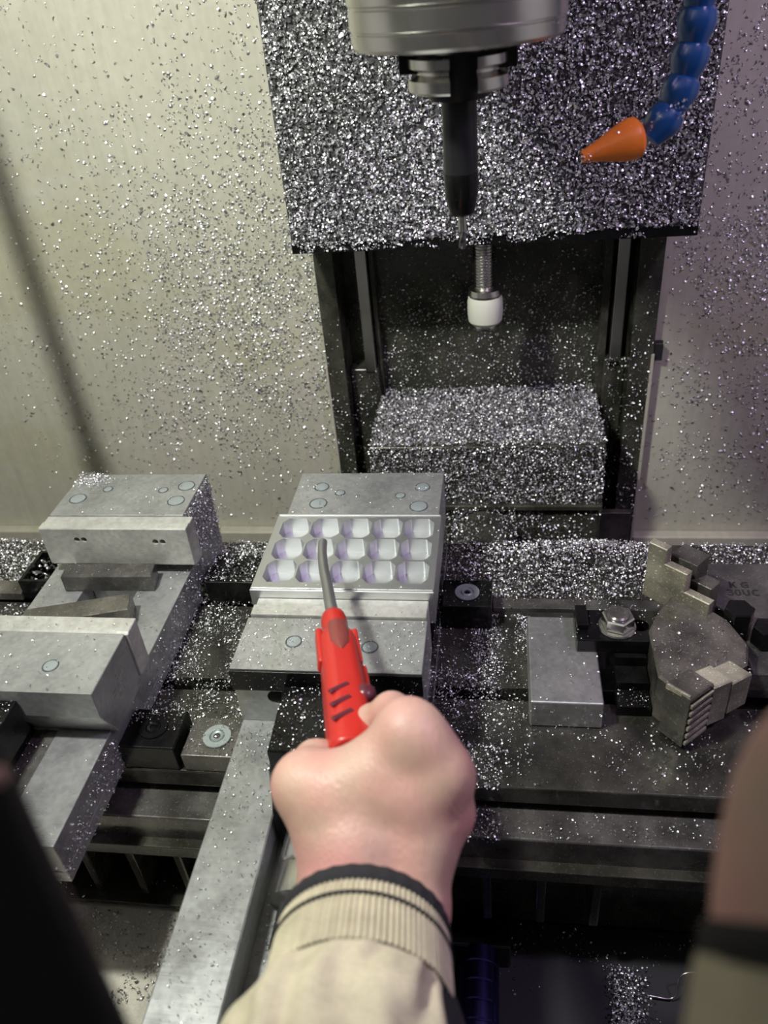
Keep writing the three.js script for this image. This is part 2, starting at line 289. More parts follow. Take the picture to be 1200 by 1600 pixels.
{
  const o = thing('coolant_hose', 'blue segmented coolant hose with an orange nozzle', 'hose', null, [0.12, 0.50, -0.60]);
  const path = new THREE.CatmullRomCurve3([V(0.1185, 0.60, -0.60), V(0.1195, 0.55, -0.60), V(0.1205, 0.500, -0.60), V(0.1180, 0.474, -0.60), V(0.1120, 0.453, -0.598), V(0.1010, 0.438, -0.595), V(0.0845, 0.4335, -0.590), V(0.052, 0.4255, -0.583)]);
  const L = path.getLength(), q = new THREE.Quaternion(), up = V(0, 1, 0), step = 0.0192;
  const seg = [[0, 0.0112], [0.0074, 0.0108], [0.0106, 0.0082], [0.0120, 0.0035], [0.0119, -0.0005], [0.0108, -0.0045], [0.0092, -0.0085], [0.0083, -0.0120], [0, -0.0120]];
  const nozzleStart = L - 0.038;
  for (let d = 0.008; d < nozzleStart - 0.004; d += step) {
    const u = d / L, c = path.getPointAt(u), t = path.getTangentAt(u); q.setFromUnitVectors(up, t.clone().negate());
    const g = lathe(seg.map(([r, h]) => [r, h]), 0, 0, 0, 36); g.applyQuaternion(q); g.translate(c.x, c.y, c.z);
    part(o, 'hose_segment', g, M.blueHose);
  }
  const u = nozzleStart / L, c = path.getPointAt(u), t = path.getPointAt(1).sub(c).normalize(); q.setFromUnitVectors(up, t);
  const g = lathe([[0, -0.004], [0.0095, -0.004], [0.0130, -0.001], [0.0134, 0.004], [0.0120, 0.010], [0.0088, 0.019], [0.0058, 0.028], [0.0040, 0.036], [0.0026, 0.036], [0.0022, 0.03], [0, 0.03]], 0, 0, 0, 40); g.applyQuaternion(q); g.translate(c.x, c.y, c.z);
  part(o, 'nozzle', g, M.orange, 'orange cone nozzle');
}

// ---------------------------------------------------------------- table
const TX0 = -0.80, TX1 = 0.62;
{
  const o = thing('machine_table', 'grimy steel machine table with T slots', 'table', null, [-0.09, -0.11, -0.55]);
  part(o, 'table_bar', bx(TX0, TX1, -0.020, 0, -0.717, -0.6215, 0.001), M.table);
  part(o, 'table_bar', bx(TX0, TX1, -0.020, 0, -0.6055, -0.5035, 0.001), M.table);
  part(o, 'table_bar', bx(TX0, TX1, -0.020, 0, -0.4895, -0.3985, 0.002), M.table);
  part(o, 'table_core', bx(TX0, TX1, -0.11, -0.034, -0.715, -0.412, 0.001), M.table);
  for (const [a, b] of [[-0.717, -0.632], [-0.595, -0.513], [-0.480, -0.412]]) part(o, 'slot_wall', bx(TX0, TX1, -0.0345, -0.0195, a, b, 0.0005), M.table);
  part(o, 'front_lip', bx(TX0, TX1, -0.060, -0.030, -0.4125, -0.373, 0.0022), M.plate);
  part(o, 'lower_ledge', bx(TX0, TX1, -0.072, -0.058, -0.4125, -0.364, 0.001), M.apron);
}
single('slot_strip', bx(-0.0075, 0.60, -0.012, 0.004, -0.6210, -0.6060, 0.0008), M.plate, 'flat grey strip lying in the rear slot beside the black bolt clamp', 'strip', 'slot strips');
single('slot_strip', bx(-0.80, -0.518, 0.0003, 0.010, -0.6300, -0.6080, 0.0008), M.casting, 'grey strip in the rear slot against the small open black clamp', 'strip', 'slot strips');
{
  const o = thing('saddle', 'dark saddle and way covers below the table front', 'cover', null, [-0.09, -0.30, -0.36]);
  part(o, 'apron', bx(TX0, TX1, -0.36, -0.110, -0.60, -0.415, 0.001), M.apron);
  for (let i = 0; i < 12; i++) part(o, 'apron_rib', bx(-0.42 + i * 0.045, -0.412 + i * 0.045, -0.150, -0.073, -0.414, -0.372, 0.002), M.apron);
  part(o, 'upper_way_plate', bx(-0.62, -0.165, -0.158, -0.152, -0.414, -0.364, 0.001), M.apron);
  part(o, 'lower_way_plate', bx(-0.62, -0.165, -0.170, -0.164, -0.370, -0.10, 0.001), M.tray, 'pale painted way plate');
  part(o, 'plate_support', bx(-0.62, -0.165, -0.36, -0.171, -0.40, -0.10, 0.001), M.apron);
  part(o, 'rubber_bellows', bx(-0.160, 0.60, -0.235, -0.225, -0.414, -0.05, 0.002), M.rubber, 'black rubber mat');
}
{
  const o = thing('ball_screw', 'polished blue-reflecting ball screw cover under the sleeve', 'screw', null, [-0.018, -0.20, -0.30]);
  const pr = [[0, -0.12]]; for (let y = -0.12; y < 0.07; y += 0.016) pr.push([0.0165, y], [0.0175, y + 0.001], [0.0175, y + 0.014], [0.0165, y + 0.015]); pr.push([0, 0.072]);
  const g = lathe(pr, 0, 0, 0, 40); g.rotateX(-Math.PI / 2); g.translate(-0.018, -0.205, -0.30); part(o, 'screw_sleeve', g, mat([0.10, 0.09, 0.32], 1, 0.25));
  part(o, 'screw_bearing', bx(-0.045, 0.010, -0.225, -0.19, -0.40, -0.368, 0.003), M.black);
}
single('wire_hook', tube([[0.128, -0.219, -0.352], [0.150, -0.219, -0.352], [0.156, -0.20, -0.362], [0.170, -0.196, -0.364], [0.20, -0.197, -0.36]], 0.0008, 40, 8), M.brushed, 'bent bright wire on the black mat', 'wire');

// ---------------------------------------------------------------- vises
function plugs(o, list, y) {
  for (const [x, z, r] of list) {
    const ring = new THREE.TorusGeometry(r, 0.0007, 8, 36); ring.rotateX(Math.PI / 2); ring.translate(x, y, z);
    const p = part(o, 'bolt_plug', lathe([[0, 0.0004], [r * 0.55, 0.0005], [r * 0.93, 0.0001], [r, -0.001], [0, -0.001]], x, y + 0.0002, z, 36), M.plug, 'pale round plug');
    part(p, 'plug_rim', ring, M.plugRing);
  }
}
function holeInto(geo, list) {      // list of [radius, depth, x, y, z, axis]
  const ev = new Evaluator(); ev.useGroups = false; ev.attributes = ['position', 'normal', 'uv'];
  let b = new Brush(boxUV(geo)); b.updateMatrixWorld();
  for (const [r, h, x, y, z, ax] of list) { const c = new Brush(boxUV(cyl(r, h, x, y, z, ax, 28))); c.updateMatrixWorld(); b = ev.evaluate(b, c, SUBTRACTION); }
  return b.geometry;
}
{
  const X0 = -0.208, X1 = -0.058, o = thing('machine_vise', 'steel vise gripping the pocketed aluminium plate', 'vise', 'machine vises on the table', [-0.133, 0, -0.45]);
  const bed = part(o, 'bed', bx(X0, X1, 0.001, 0.014, -0.70, -0.12, 0.001), M.bedSteel);
  part(bed, 'bed_rail', prism([[X0, -0.70], [-0.162, -0.70], [-0.162, -0.42], [-0.1745, -0.405], [-0.1745, -0.372], [-0.162, -0.335], [-0.162, -0.10], [X0, -0.10]], 0.014, 0.046, 0.001), M.bedSteel);
  part(bed, 'bed_rail', prism([[-0.104, -0.70], [X1, -0.70], [X1, -0.10], [-0.104, -0.10]], 0.014, 0.046, 0.001), M.blackSteel);
  const fj = part(o, 'fixed_jaw', bx(X0, X1, 0.0465, 0.105, -0.700, -0.624, 0.001), M.steel);
  part(fj, 'jaw_step', bx(X0, X1, 0.0465, 0.0985, -0.6235, -0.614, 0.0008), M.insert);
  plugs(o, [[-0.180, -0.643, 0.0085], [-0.079, -0.638, 0.0085], [-0.078, -0.672, 0.0072], [-0.099, -0.657, 0.0048], [-0.182, -0.673, 0.0072], [-0.161, -0.662, 0.0048]], 0.105);
  const mj = part(o, 'moving_jaw', holeInto(sideProfile([[-0.475, 0.0465], [-0.475, 0.105], [-0.417, 0.105], [-0.417, 0.0465]], X0, X1), [[0.0082, 0.05, -0.174, 0.074, -0.420, 'z']]), M.steel);
  part(mj, 'jaw_front_band', bx(X0 - 0.0002, X1 + 0.0002, 0.083, 0.1042, -0.4168, -0.4150, 0.0005), M.blackSteel, 'dark chamfer band');
  const mi = part(o, 'jaw_insert', sideProfile([[-0.501, 0.0465], [-0.501, 0.1035], [-0.489, 0.1035], [-0.4885, 0.1075], [-0.4765, 0.1075], [-0.4765, 0.0465]], X0 + 0.002, X1 - 0.001), M.insert);
  plugs(o, [[-0.163, -0.448, 0.0062], [-0.101, -0.444, 0.0062]], 0.105);
  const sh = part(o, 'screw_housing', prism([[-0.166, -0.414], [-0.098, -0.414], [-0.098, -0.352], [-0.164, -0.352]], 0.062, 0.091, 0.0012), M.blackSteel, 'black block over the screw');
  part(sh, 'housing_foot', prism([[-0.158, -0.414], [-0.104, -0.414], [-0.104, -0.325], [-0.1585, -0.325], [-0.1620, -0.340], [-0.1585, -0.352]], 0.0142, 0.0615, 0.001), M.black);
  part(o, 'screw', lathe([[0, 0], [0.0165, 0], [0.0185, 0.003], [0.0185, 0.025], [0.0170, 0.028], [0.0185, 0.031], [0.0185, 0.052], [0.012, 0.056], [0.012, 0.085], [0, 0.085]], 0, 0, 0, 40).rotateX(Math.PI / 2).translate(-0.1335, 0.035, -0.325), M.chrome, 'polished clamping screw');
}
{
  const X0 = -0.465, X1 = -0.315, o = thing('machine_vise', 'steel vise with open jaws and two loose parallels', 'vise', 'machine vises on the table', [-0.39, 0, -0.45]);
  const bed = part(o, 'bed', bx(X0, X1, 0.001, 0.014, -0.70, -0.296, 0.001), M.bedSteel);
  part(bed, 'bed_rail', bx(X0, -0.418, 0.014, 0.046, -0.70, -0.296, 0.001), M.bedSteel);
  part(bed, 'bed_rail', bx(-0.361, X1, 0.014, 0.046, -0.70, -0.296, 0.001), M.bedSteel);
  part(bed, 'bed_web', bx(-0.4178, -0.3612, 0.014, 0.044, -0.612, -0.588, 0.001), M.bedSteel);
  part(bed, 'bed_web', bx(-0.4178, -0.3612, 0.014, 0.044, -0.70, -0.655, 0.001), M.bedSteel);
  part(bed, 'bed_web', bx(-0.4178, -0.3612, 0.014, 0.0445, -0.40, -0.296, 0.001), M.plate);
  part(o, 'fixed_jaw', bx(X0 + 0.006, X1, 0.0465, 0.105, -0.700, -0.6225, 0.001), M.steel);
  part(o, 'jaw_insert', holeInto(sideProfile([[-0.6222, 0.056], [-0.6222, 0.1030], [-0.612, 0.1030], [-0.610, 0.1042], [-0.601, 0.1042], [-0.600, 0.1030], [-0.600, 0.060], [-0.604, 0.056]], X0 + 0.004, X1 + 0.010, 0.0006), [[0.0032, 0.02, -0.423, 0.090, -0.602, 'z'], [0.0032, 0.02, -0.4155, 0.090, -0.602, 'z'], [0.0032, 0.02, -0.340, 0.088, -0.602, 'z'], [0.0032, 0.02, -0.3325, 0.088, -0.602, 'z']]), M.insert, 'pale jaw insert with paired holes');
  plugs(o, [[-0.441, -0.652, 0.0085], [-0.415, -0.670, 0.0048], [-0.331, -0.648, 0.0085], [-0.352, -0.668, 0.0048], [-0.329, -0.676, 0.0085]], 0.105);
  part(o, 'moving_jaw', sideProfile([[-0.452, 0.0465], [-0.452, 0.105], [-0.386, 0.105], [-0.386, 0.078], [-0.400, 0.0465]], X0 + 0.012, X1 + 0.007), M.steel);
  part(o, 'jaw_insert', sideProfile([[-0.472, 0.056], [-0.472, 0.1042], [-0.456, 0.1042], [-0.4545, 0.1030], [-0.4525, 0.1030], [-0.4525, 0.056]], X0 + 0.012, X1 + 0.009), M.insert, 'pale jaw insert');
  plugs(o, [[-0.355, -0.414, 0.0062]], 0.105);
  const sh = part(o, 'screw_housing', bx(-0.430, -0.372, 0.062, 0.096, -0.3855, -0.325, 0.0015), M.blackSteel, 'black block over the screw');
  part(sh, 'housing_foot', bx(-0.420, -0.380, 0.0452, 0.0615, -0.3975, -0.335, 0.001), M.black);
}
{
  const a = single('parallel_bar', prism([[-0.4385, -0.592], [-0.3445, -0.595], [-0.3415, -0.574], [-0.4355, -0.571]], 0.0462, 0.0655, 0.0008), M.plate, 'thick dark steel parallel lying across the left vise bed near the rear jaw', 'parallel', 'loose parallels on the left vise');
  const b = single('parallel_bar', prism([[-0.4460, -0.520], [-0.3500, -0.546], [-0.3440, -0.523], [-0.4400, -0.497]], 0.0462, 0.0680, 0.0008), M.casting, 'slanted grey steel parallel tucked against the front jaw of the left vise', 'parallel', 'loose parallels on the left vise');
}

// ---------------------------------------------------------------- the workpiece with fifteen pockets
{
  const x0 = -0.2125, x1 = -0.0545, z0 = -0.6135, z1 = -0.5015, yT = 0.1125, yB = 0.078, D = 0.015;
  const o = thing('workpiece', 'milled aluminium plate with fifteen pockets in the centre vise', 'workpiece', null, [-0.1335, yB, -0.5575]);
  const s = new THREE.Shape([[x0, z0], [x1, z0], [x1, z1], [x0, z1]].map(([x, z]) => new THREE.Vector2(x, -z)));
  const cx = 0.0293, cz = 0.0320, gx = x0 + 0.0058, gz = z0 + 0.0058, wx = 0.0286, wz = 0.0312, ch = 0.0056;
  const cells = [];
  for (let j = 0; j < 3; j++) for (let i = 0; i < 5; i++) {
    const a = gx + i * cx + 0.0008, b = gz + j * cz + 0.0006, c = a + wx, d = b + wz;
    const out = [[a + ch, b], [c - ch, b], [c, b + ch * 1.2], [c, d - ch * 1.2], [c - ch, d], [a + ch, d], [a, d - ch * 1.2], [a, b + ch * 1.2]];
    const h = new THREE.Path(); const P = out.map(([x, z]) => new THREE.Vector2(x, -z));
    for (let k = 0; k < 8; k++) { const p = P[k], q = P[(k + 1) % 8], r = P[(k + 7) % 8], f = 0.0011; const pin = p.clone().add(r.clone().sub(p).setLength(f)), pout = p.clone().add(q.clone().sub(p).setLength(f)); k ? h.lineTo(pin.x, pin.y) : h.moveTo(pin.x, pin.y); h.quadraticCurveTo(p.x, p.y, pout.x, pout.y); }
    h.closePath(); s.holes.push(h); cells.push(out);
  }
  const top = new THREE.ExtrudeGeometry(s, { depth: D, bevelEnabled: true, bevelSize: 0.0005, bevelThickness: 0.0005, bevelOffset: -0.0005, bevelSegments: 1, curveSegments: 3 }); top.rotateX(-Math.PI / 2); top.translate(0, yT - D - 0.0005, 0);
  part(o, 'plate', [top, bx(x0, x1, yB, yT - D - 0.0002, z0, z1, 0.0005)], M.alu);
  // raised rim left by the cutter around the grid
  for (const [a, b, c, d] of [[x0 + 0.001, x1 - 0.001, z0 + 0.0005, z0 + 0.0022], [x0 + 0.001, x1 - 0.001, z1 - 0.0036, z1 - 0.0020]]) part(o, 'rim', bx(a, b, yT - 0.0002, yT + 0.0009, c, d, 0.0004), M.alu);
}

// ---------------------------------------------------------------- clamps and blocks on the table
function clampBlock(x0, x1, z0, z1, h, label, m, washer) {
  const o = thing('clamp_block', label, 'clamp', 'vise clamp blocks', [(x0 + x1) / 2, 0, (z0 + z1) / 2]);
  part(o, 'block', bx(x0, x1, 0.0005, h, z0, z1, 0.0015), m);
  const cx = (x0 + x1) / 2, cz = (z0 + z1) / 2;
  part(o, 'washer', lathe([[0.0062, 0], [0.0118, 0], [0.0122, 0.0006], [0.0118, 0.0014], [0.0066, 0.0014], [0.0062, 0.0008]], cx, h + 0.0001, cz, 40), washer);
  const b = part(o, 'cap_screw', lathe([[0.0030, -0.004], [0.0030, 0.0012], [0.0050, 0.0018], [0.0058, 0.0010], [0.0060, -0.002], [0, -0.0025]], cx, h, cz, 36), washer);
  return o;
}
clampBlock(-0.0565, -0.008, -0.618, -0.578, 0.030, 'black clamp block with a clean washer beside the centre vise', M.black, M.plug);
clampBlock(-0.3145, -0.266, -0.440, -0.399, 0.028, 'black oily clamp block against the left vise at the table front', M.blackSteel, M.blackSteel);
clampBlock(-0.262, -0.2095, -0.440, -0.399, 0.020, 'grey clamp block lit at the foot of the centre vise bed', M.plate, M.plug);
clampBlock(-0.3045, -0.250, -0.655, -0.608, 0.030, 'chip-buried black clamp block behind, between the two vises', M.blackSteel, M.blackSteel);
{
  const o = thing('open_clamp', 'small open black clamp box full of shavings left of the vise', 'clamp', null, [-0.492, 0, -0.635]);
  part(o, 'floor_plate', bx(-0.517, -0.468, 0.0005, 0.006, -0.664, -0.610, 0.0005), M.black);
  for (const [a, b, c, d] of [[-0.517, -0.513, -0.664, -0.610], [-0.472, -0.468, -0.664, -0.610], [-0.513, -0.472, -0.664, -0.660], [-0.513, -0.472, -0.614, -0.610]]) part(o, 'side_wall', bx(a, b, 0.006, 0.026, c, d, 0.0005), M.black);
}
{
  const o = thing('support_block', 'bare aluminium block under the strap clamp', 'block', null, [0.055, 0, -0.513]);
  part(o, 'block', bx(0.0245, 0.0845, 0.0005, 0.0305, -0.5655, -0.4605, 0.002), M.aluMatt);
}
{
  const o = thing('strap_clamp', 'black strap clamp bolted down with a hex nut', 'clamp', null, [0.10, 0.03, -0.535]);
  part(o, 'strap', holeInto(bx(0.0660, 0.1370, 0.0310, 0.0450, -0.5600, -0.5200, 0.0012), [[0.0075, 0.05, 0.116, 0.04, -0.540, 'y'], [0.0075, 0.05, 0.122, 0.04, -0.540, 'y']]), M.black);
  part(o, 'hook_end', bx(0.0665, 0.0770, 0.0452, 0.0510, -0.5595, -0.5330, 0.001), M.black);
  part(o, 'washer', lathe([[0.006, 0], [0.0165, 0], [0.0168, 0.0008], [0.0160, 0.002], [0.006, 0.002]], 0.102, 0.0452, -0.538, 44), M.chrome);
  const hex = []; for (let k = 0; k < 6; k++) hex.push([0.102 + 0.0142 * Math.cos(k * Math.PI / 3 + 0.3), -0.538 + 0.0142 * Math.sin(k * Math.PI / 3 + 0.3)]);
  part(o, 'hex_nut', prism(hex, 0.0473, 0.0590, 0.0012), M.chrome, 'shiny hex nut');
  part(o, 'stud', lathe([[0, 0.0020], [0.0080, 0.0014], [0.0096, 0.0002], [0.0098, -0.002], [0, -0.002]], 0.102, 0.0602, -0.538, 36), M.plate);
}
{
  const o = thing('step_block', 'oily black step block under the end of the strap clamp', 'block', null, [0.118, 0, -0.51]);
  part(o, 'block', sideProfile([[-0.556, 0.0005], [-0.556, 0.0300], [-0.515, 0.0300], [-0.515, 0.0200], [-0.495, 0.0200], [-0.495, 0.0110], [-0.476, 0.0110], [-0.476, 0.0005]], 0.0985, 0.1260), M.blackSteel);
}
{
  const o = thing('marked_plate', 'dark steel plate stamped with letters behind the chuck', 'plate', null, [0.30, 0, -0.58]);
  part(o, 'plate', prism([[0.172, -0.648], [0.55, -0.648], [0.55, -0.50], [0.2085, -0.50], [0.2085, -0.572], [0.190, -0.592], [0.172, -0.592]], 0.0005, 0.030, 0.001), M.plate);
  const font = await new FontLoader().loadAsync('fonts/droid/droid_sans_bold.typeface.json');
  for (const [s, x, z, w] of [['K G', 0.2145, -0.611, 0.0085], ['30UC', 0.2110, -0.600, 0.0085]]) {
    const t = new TextGeometry(s, { font, size: w, depth: 0.0003, curveSegments: 4 }); t.rotateX(-Math.PI / 2); t.translate(x, 0.0301, z);
    part(o, 'stamped_lettering', t, M.stamp, 'stamped letters');
  }
}
{
  const o = thing('chuck_fixture', 'grey cast chuck with stepped hard jaws beside the strap clamp', 'chuck', null, [0.155, 0, -0.52]);
  part(o, 'body', prism([[0.1275, -0.530], [0.1400, -0.556], [0.1590, -0.582], [0.1770, -0.566], [0.1960, -0.545], [0.2060, -0.515], [0.2000, -0.492], [0.1800, -0.476], [0.1520, -0.466], [0.1330, -0.468], [0.1270, -0.4755]], 0.0005, 0.050, 0.002), M.casting);
  // rear jaw: a stepped upright plate turned towards the lamp
  const step = new THREE.Shape([[0, 0], [0, 0.062], [0.018, 0.062], [0.018, 0.046], [0.040, 0.046], [0.040, 0.026], [0.064, 0.026], [0.064, 0.012], [0.068, 0]].map(([x, y]) => new THREE.Vector2(x, y)));
  const jg = new THREE.ExtrudeGeometry(step, { depth: 0.007, bevelEnabled: true, bevelSize: 0.0008, bevelThickness: 0.0008, bevelOffset: -0.0008, bevelSegments: 1 });
  jg.rotateY(-0.72); jg.translate(0.137, 0.036, -0.598);
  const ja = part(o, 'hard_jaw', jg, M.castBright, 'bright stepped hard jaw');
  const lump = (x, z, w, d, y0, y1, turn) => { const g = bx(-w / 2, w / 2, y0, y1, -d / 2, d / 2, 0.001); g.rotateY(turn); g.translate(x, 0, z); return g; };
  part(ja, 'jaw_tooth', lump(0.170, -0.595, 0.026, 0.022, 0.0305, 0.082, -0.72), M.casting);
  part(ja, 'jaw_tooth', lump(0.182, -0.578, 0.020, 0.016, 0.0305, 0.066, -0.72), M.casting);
  const hex = []; for (let k = 0; k < 6; k++) hex.push([0.2055 + 0.0125 * Math.cos(k * Math.PI / 3), -0.549 + 0.0125 * Math.sin(k * Math.PI / 3)]);
  part(o, 'jaw_bolt', prism(hex, 0.0305, 0.060, 0.001), M.blackSteel, 'dark hex bolt');
  part(o, 'jaw_bolt', prism(hex.map(([x, z]) => [x + 0.022, z + 0.012]), 0.0305, 0.050, 0.001), M.blackSteel, 'dark hex bolt');
  // front jaw: stepped prisms running back to the right, serrated on the face turned away
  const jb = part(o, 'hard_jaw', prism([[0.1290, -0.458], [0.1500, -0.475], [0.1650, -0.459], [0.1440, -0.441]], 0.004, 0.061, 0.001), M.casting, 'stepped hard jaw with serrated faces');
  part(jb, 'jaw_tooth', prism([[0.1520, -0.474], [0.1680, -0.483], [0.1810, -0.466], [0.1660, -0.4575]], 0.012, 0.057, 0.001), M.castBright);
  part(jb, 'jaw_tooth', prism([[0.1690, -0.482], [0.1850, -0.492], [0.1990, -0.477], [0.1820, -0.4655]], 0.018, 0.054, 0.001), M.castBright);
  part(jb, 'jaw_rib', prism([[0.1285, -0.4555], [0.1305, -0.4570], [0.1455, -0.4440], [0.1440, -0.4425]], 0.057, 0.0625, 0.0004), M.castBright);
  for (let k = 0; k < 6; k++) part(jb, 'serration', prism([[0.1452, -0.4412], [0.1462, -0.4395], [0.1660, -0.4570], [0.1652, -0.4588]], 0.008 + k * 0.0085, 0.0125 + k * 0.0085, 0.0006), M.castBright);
}

// ---------------------------------------------------------------- air gun
{
  const o = thing('air_gun', 'red air blow gun held over the pocketed plate', 'air gun', null, [-0.0797, 0.1993, -0.2742]);
  const F = V(-0.1138, 0.1761, -0.3999), Rr = V(-0.0775, 0.2000, -0.2670), ax = Rr.clone().sub(F), L = ax.length(); ax.normalize();
  const upv = V(0.05, 0.8, -0.5).normalize(), side = new THREE.Vector3().crossVectors(upv, ax).normalize(), top = new THREE.Vector3().crossVectors(ax, side).normalize();
  const place = (g) => { g.applyMatrix4(new THREE.Matrix4().makeBasis(side, top, ax).setPosition(F)); return g; };   // local x across, y towards the viewer, z back along the gun
  // body: lofted rounded rectangles
  const loft = (rings, seg = 32, pw = 3) => {
    const pos = [], idx = [];
    rings.forEach(([z, w, h, dx = 0, dy = 0]) => { for (let k = 0; k < seg; k++) { const a = k / seg * Math.PI * 2, c = Math.cos(a), s = Math.sin(a); pos.push(dx + w * Math.sign(c) * Math.abs(c) ** (2 / pw), dy + h * Math.sign(s) * Math.abs(s) ** (2 / pw), z); } });
    for (let i = 0; i < rings.length - 1; i++) for (let k = 0; k < seg; k++) { const a = i * seg + k, b = i * seg + (k + 1) % seg; idx.push(a, b, a + seg, b, b + seg, a + seg); }
    const g0 = pos.length / 3; for (const e of [0, rings.length - 1]) { const c = pos.length / 3, [z, , , dx = 0, dy = 0] = rings[e]; pos.push(dx, dy, z); for (let k = 0; k < seg; k++) { const a = e * seg + k, b = e * seg + (k + 1) % seg; e ? idx.push(c, a, b) : idx.push(c, b, a); } }
    const g = new THREE.BufferGeometry(); g.setAttribute('position', new THREE.Float32BufferAttribute(pos, 3)); g.setIndex(idx); g.computeVertexNormals(); return g;
  };
  part(o, 'body', place(loft([[0.026, 0.0060, 0.0075], [0.027, 0.0105, 0.0105], [0.034, 0.0118, 0.0115], [0.060, 0.0122, 0.0122], [0.090, 0.0126, 0.0130], [0.118, 0.0130, 0.0135], [L, 0.0132, 0.0140], [L + 0.002, 0.0100, 0.0110]])), M.red);
  part(o, 'nozzle_collar', place(loft([[-0.002, 0.0060, 0.0060], [0.000, 0.0082, 0.0082], [0.006, 0.0090, 0.0090], [0.008, 0.0084, 0.0084], [0.0095, 0.0092, 0.0092], [0.020, 0.0082, 0.0082], [0.028, 0.0098, 0.0098]], 32, 2)), M.red);
  for (const s of [-1, 1]) part(o, 'side_wing', place(bx(s * 0.0118 - 0.0022, s * 0.0118 + 0.0022, -0.004, 0.006, 0.022, 0.060, 0.0018)), M.red);
  part(o, 'worn_badge', place(loft([[0.018, 0.001, 0.001, 0, 0.0100], [0.022, 0.0058, 0.004, 0, 0.0090], [0.034, 0.0072, 0.0044, 0, 0.0090], [0.047, 0.0066, 0.0044, 0, 0.0094], [0.056, 0.001, 0.001, 0, 0.0120]], 28, 2)), M.brass, 'scuffed brownish badge');
  // louvres: dark slots with raised red ribs on the left flank
  for (let k = 0; k < 3; k++) { const g = bx(-0.0072, 0.0072, -0.0009, 0.0009, -0.0016, 0.0016, 0.0008); g.rotateY(0.62); g.translate(-0.0048, 0.0128 + k * 0.0003, 0.097 + k * 0.0125); part(o, 'grip_slot', place(g), M.redDark, 'dark slot'); }
  part(o, 'trigger_pin', place(new THREE.SphereGeometry(0.0062, 24, 16).scale(1, 0.8, 1).translate(0.0108, 0.0088, 0.097)), M.redDark, 'dark red button');
  part(o, 'trigger', place(bx(0.0085, 0.0165, -0.012, 0.004, 0.060, 0.105, 0.003)), M.red);
  const H = [Rr.clone(), V(-0.068, 0.183, -0.2440), V(-0.060, 0.150, -0.226), V(-0.055, 0.120, -0.214)];
  part(o, 'handle', new THREE.TubeGeometry(new THREE.CatmullRomCurve3(H), 30, 0.0115, 18, false), M.red);
  part(o, 'air_line', tube([[-0.055, 0.122, -0.214], [-0.045, 0.080, -0.18], [-0.030, 0.03, -0.10], [0.02, -0.05, 0.05], [0.1, -0.2, 0.2]], 0.006, 50), M.rubber, 'black air line');
  const N = [F.clone().addScaledVector(ax, 0.004), V(-0.1190, 0.1725, -0.4160), V(-0.1275, 0.1655, -0.4450), V(-0.1370, 0.1590, -0.4760), V(-0.1430, 0.1552, -0.5000), V(-0.1458, 0.1530, -0.5160)];
  const ng = new THREE.TubeGeometry(new THREE.CatmullRomCurve3(N), 50, 0.0041, 20, false);
  { const p = ng.attributes.position, u = ng.attributes.uv, c = new THREE.CatmullRomCurve3(N), q = V(0, 0, 0); for (let i = 0; i < p.count; i++) { const t = u.getX(i); c.getPointAt(t, q); const k = lerp(1.12, 0.9, t); p.setXYZ(i, q.x + (p.getX(i) - q.x) * k, q.y + (p.getY(i) - q.y) * k, q.z + (p.getZ(i) - q.z) * k); } }
  part(o, 'nozzle_tube', ng, M.nozzle, 'bent grey steel nozzle');
}

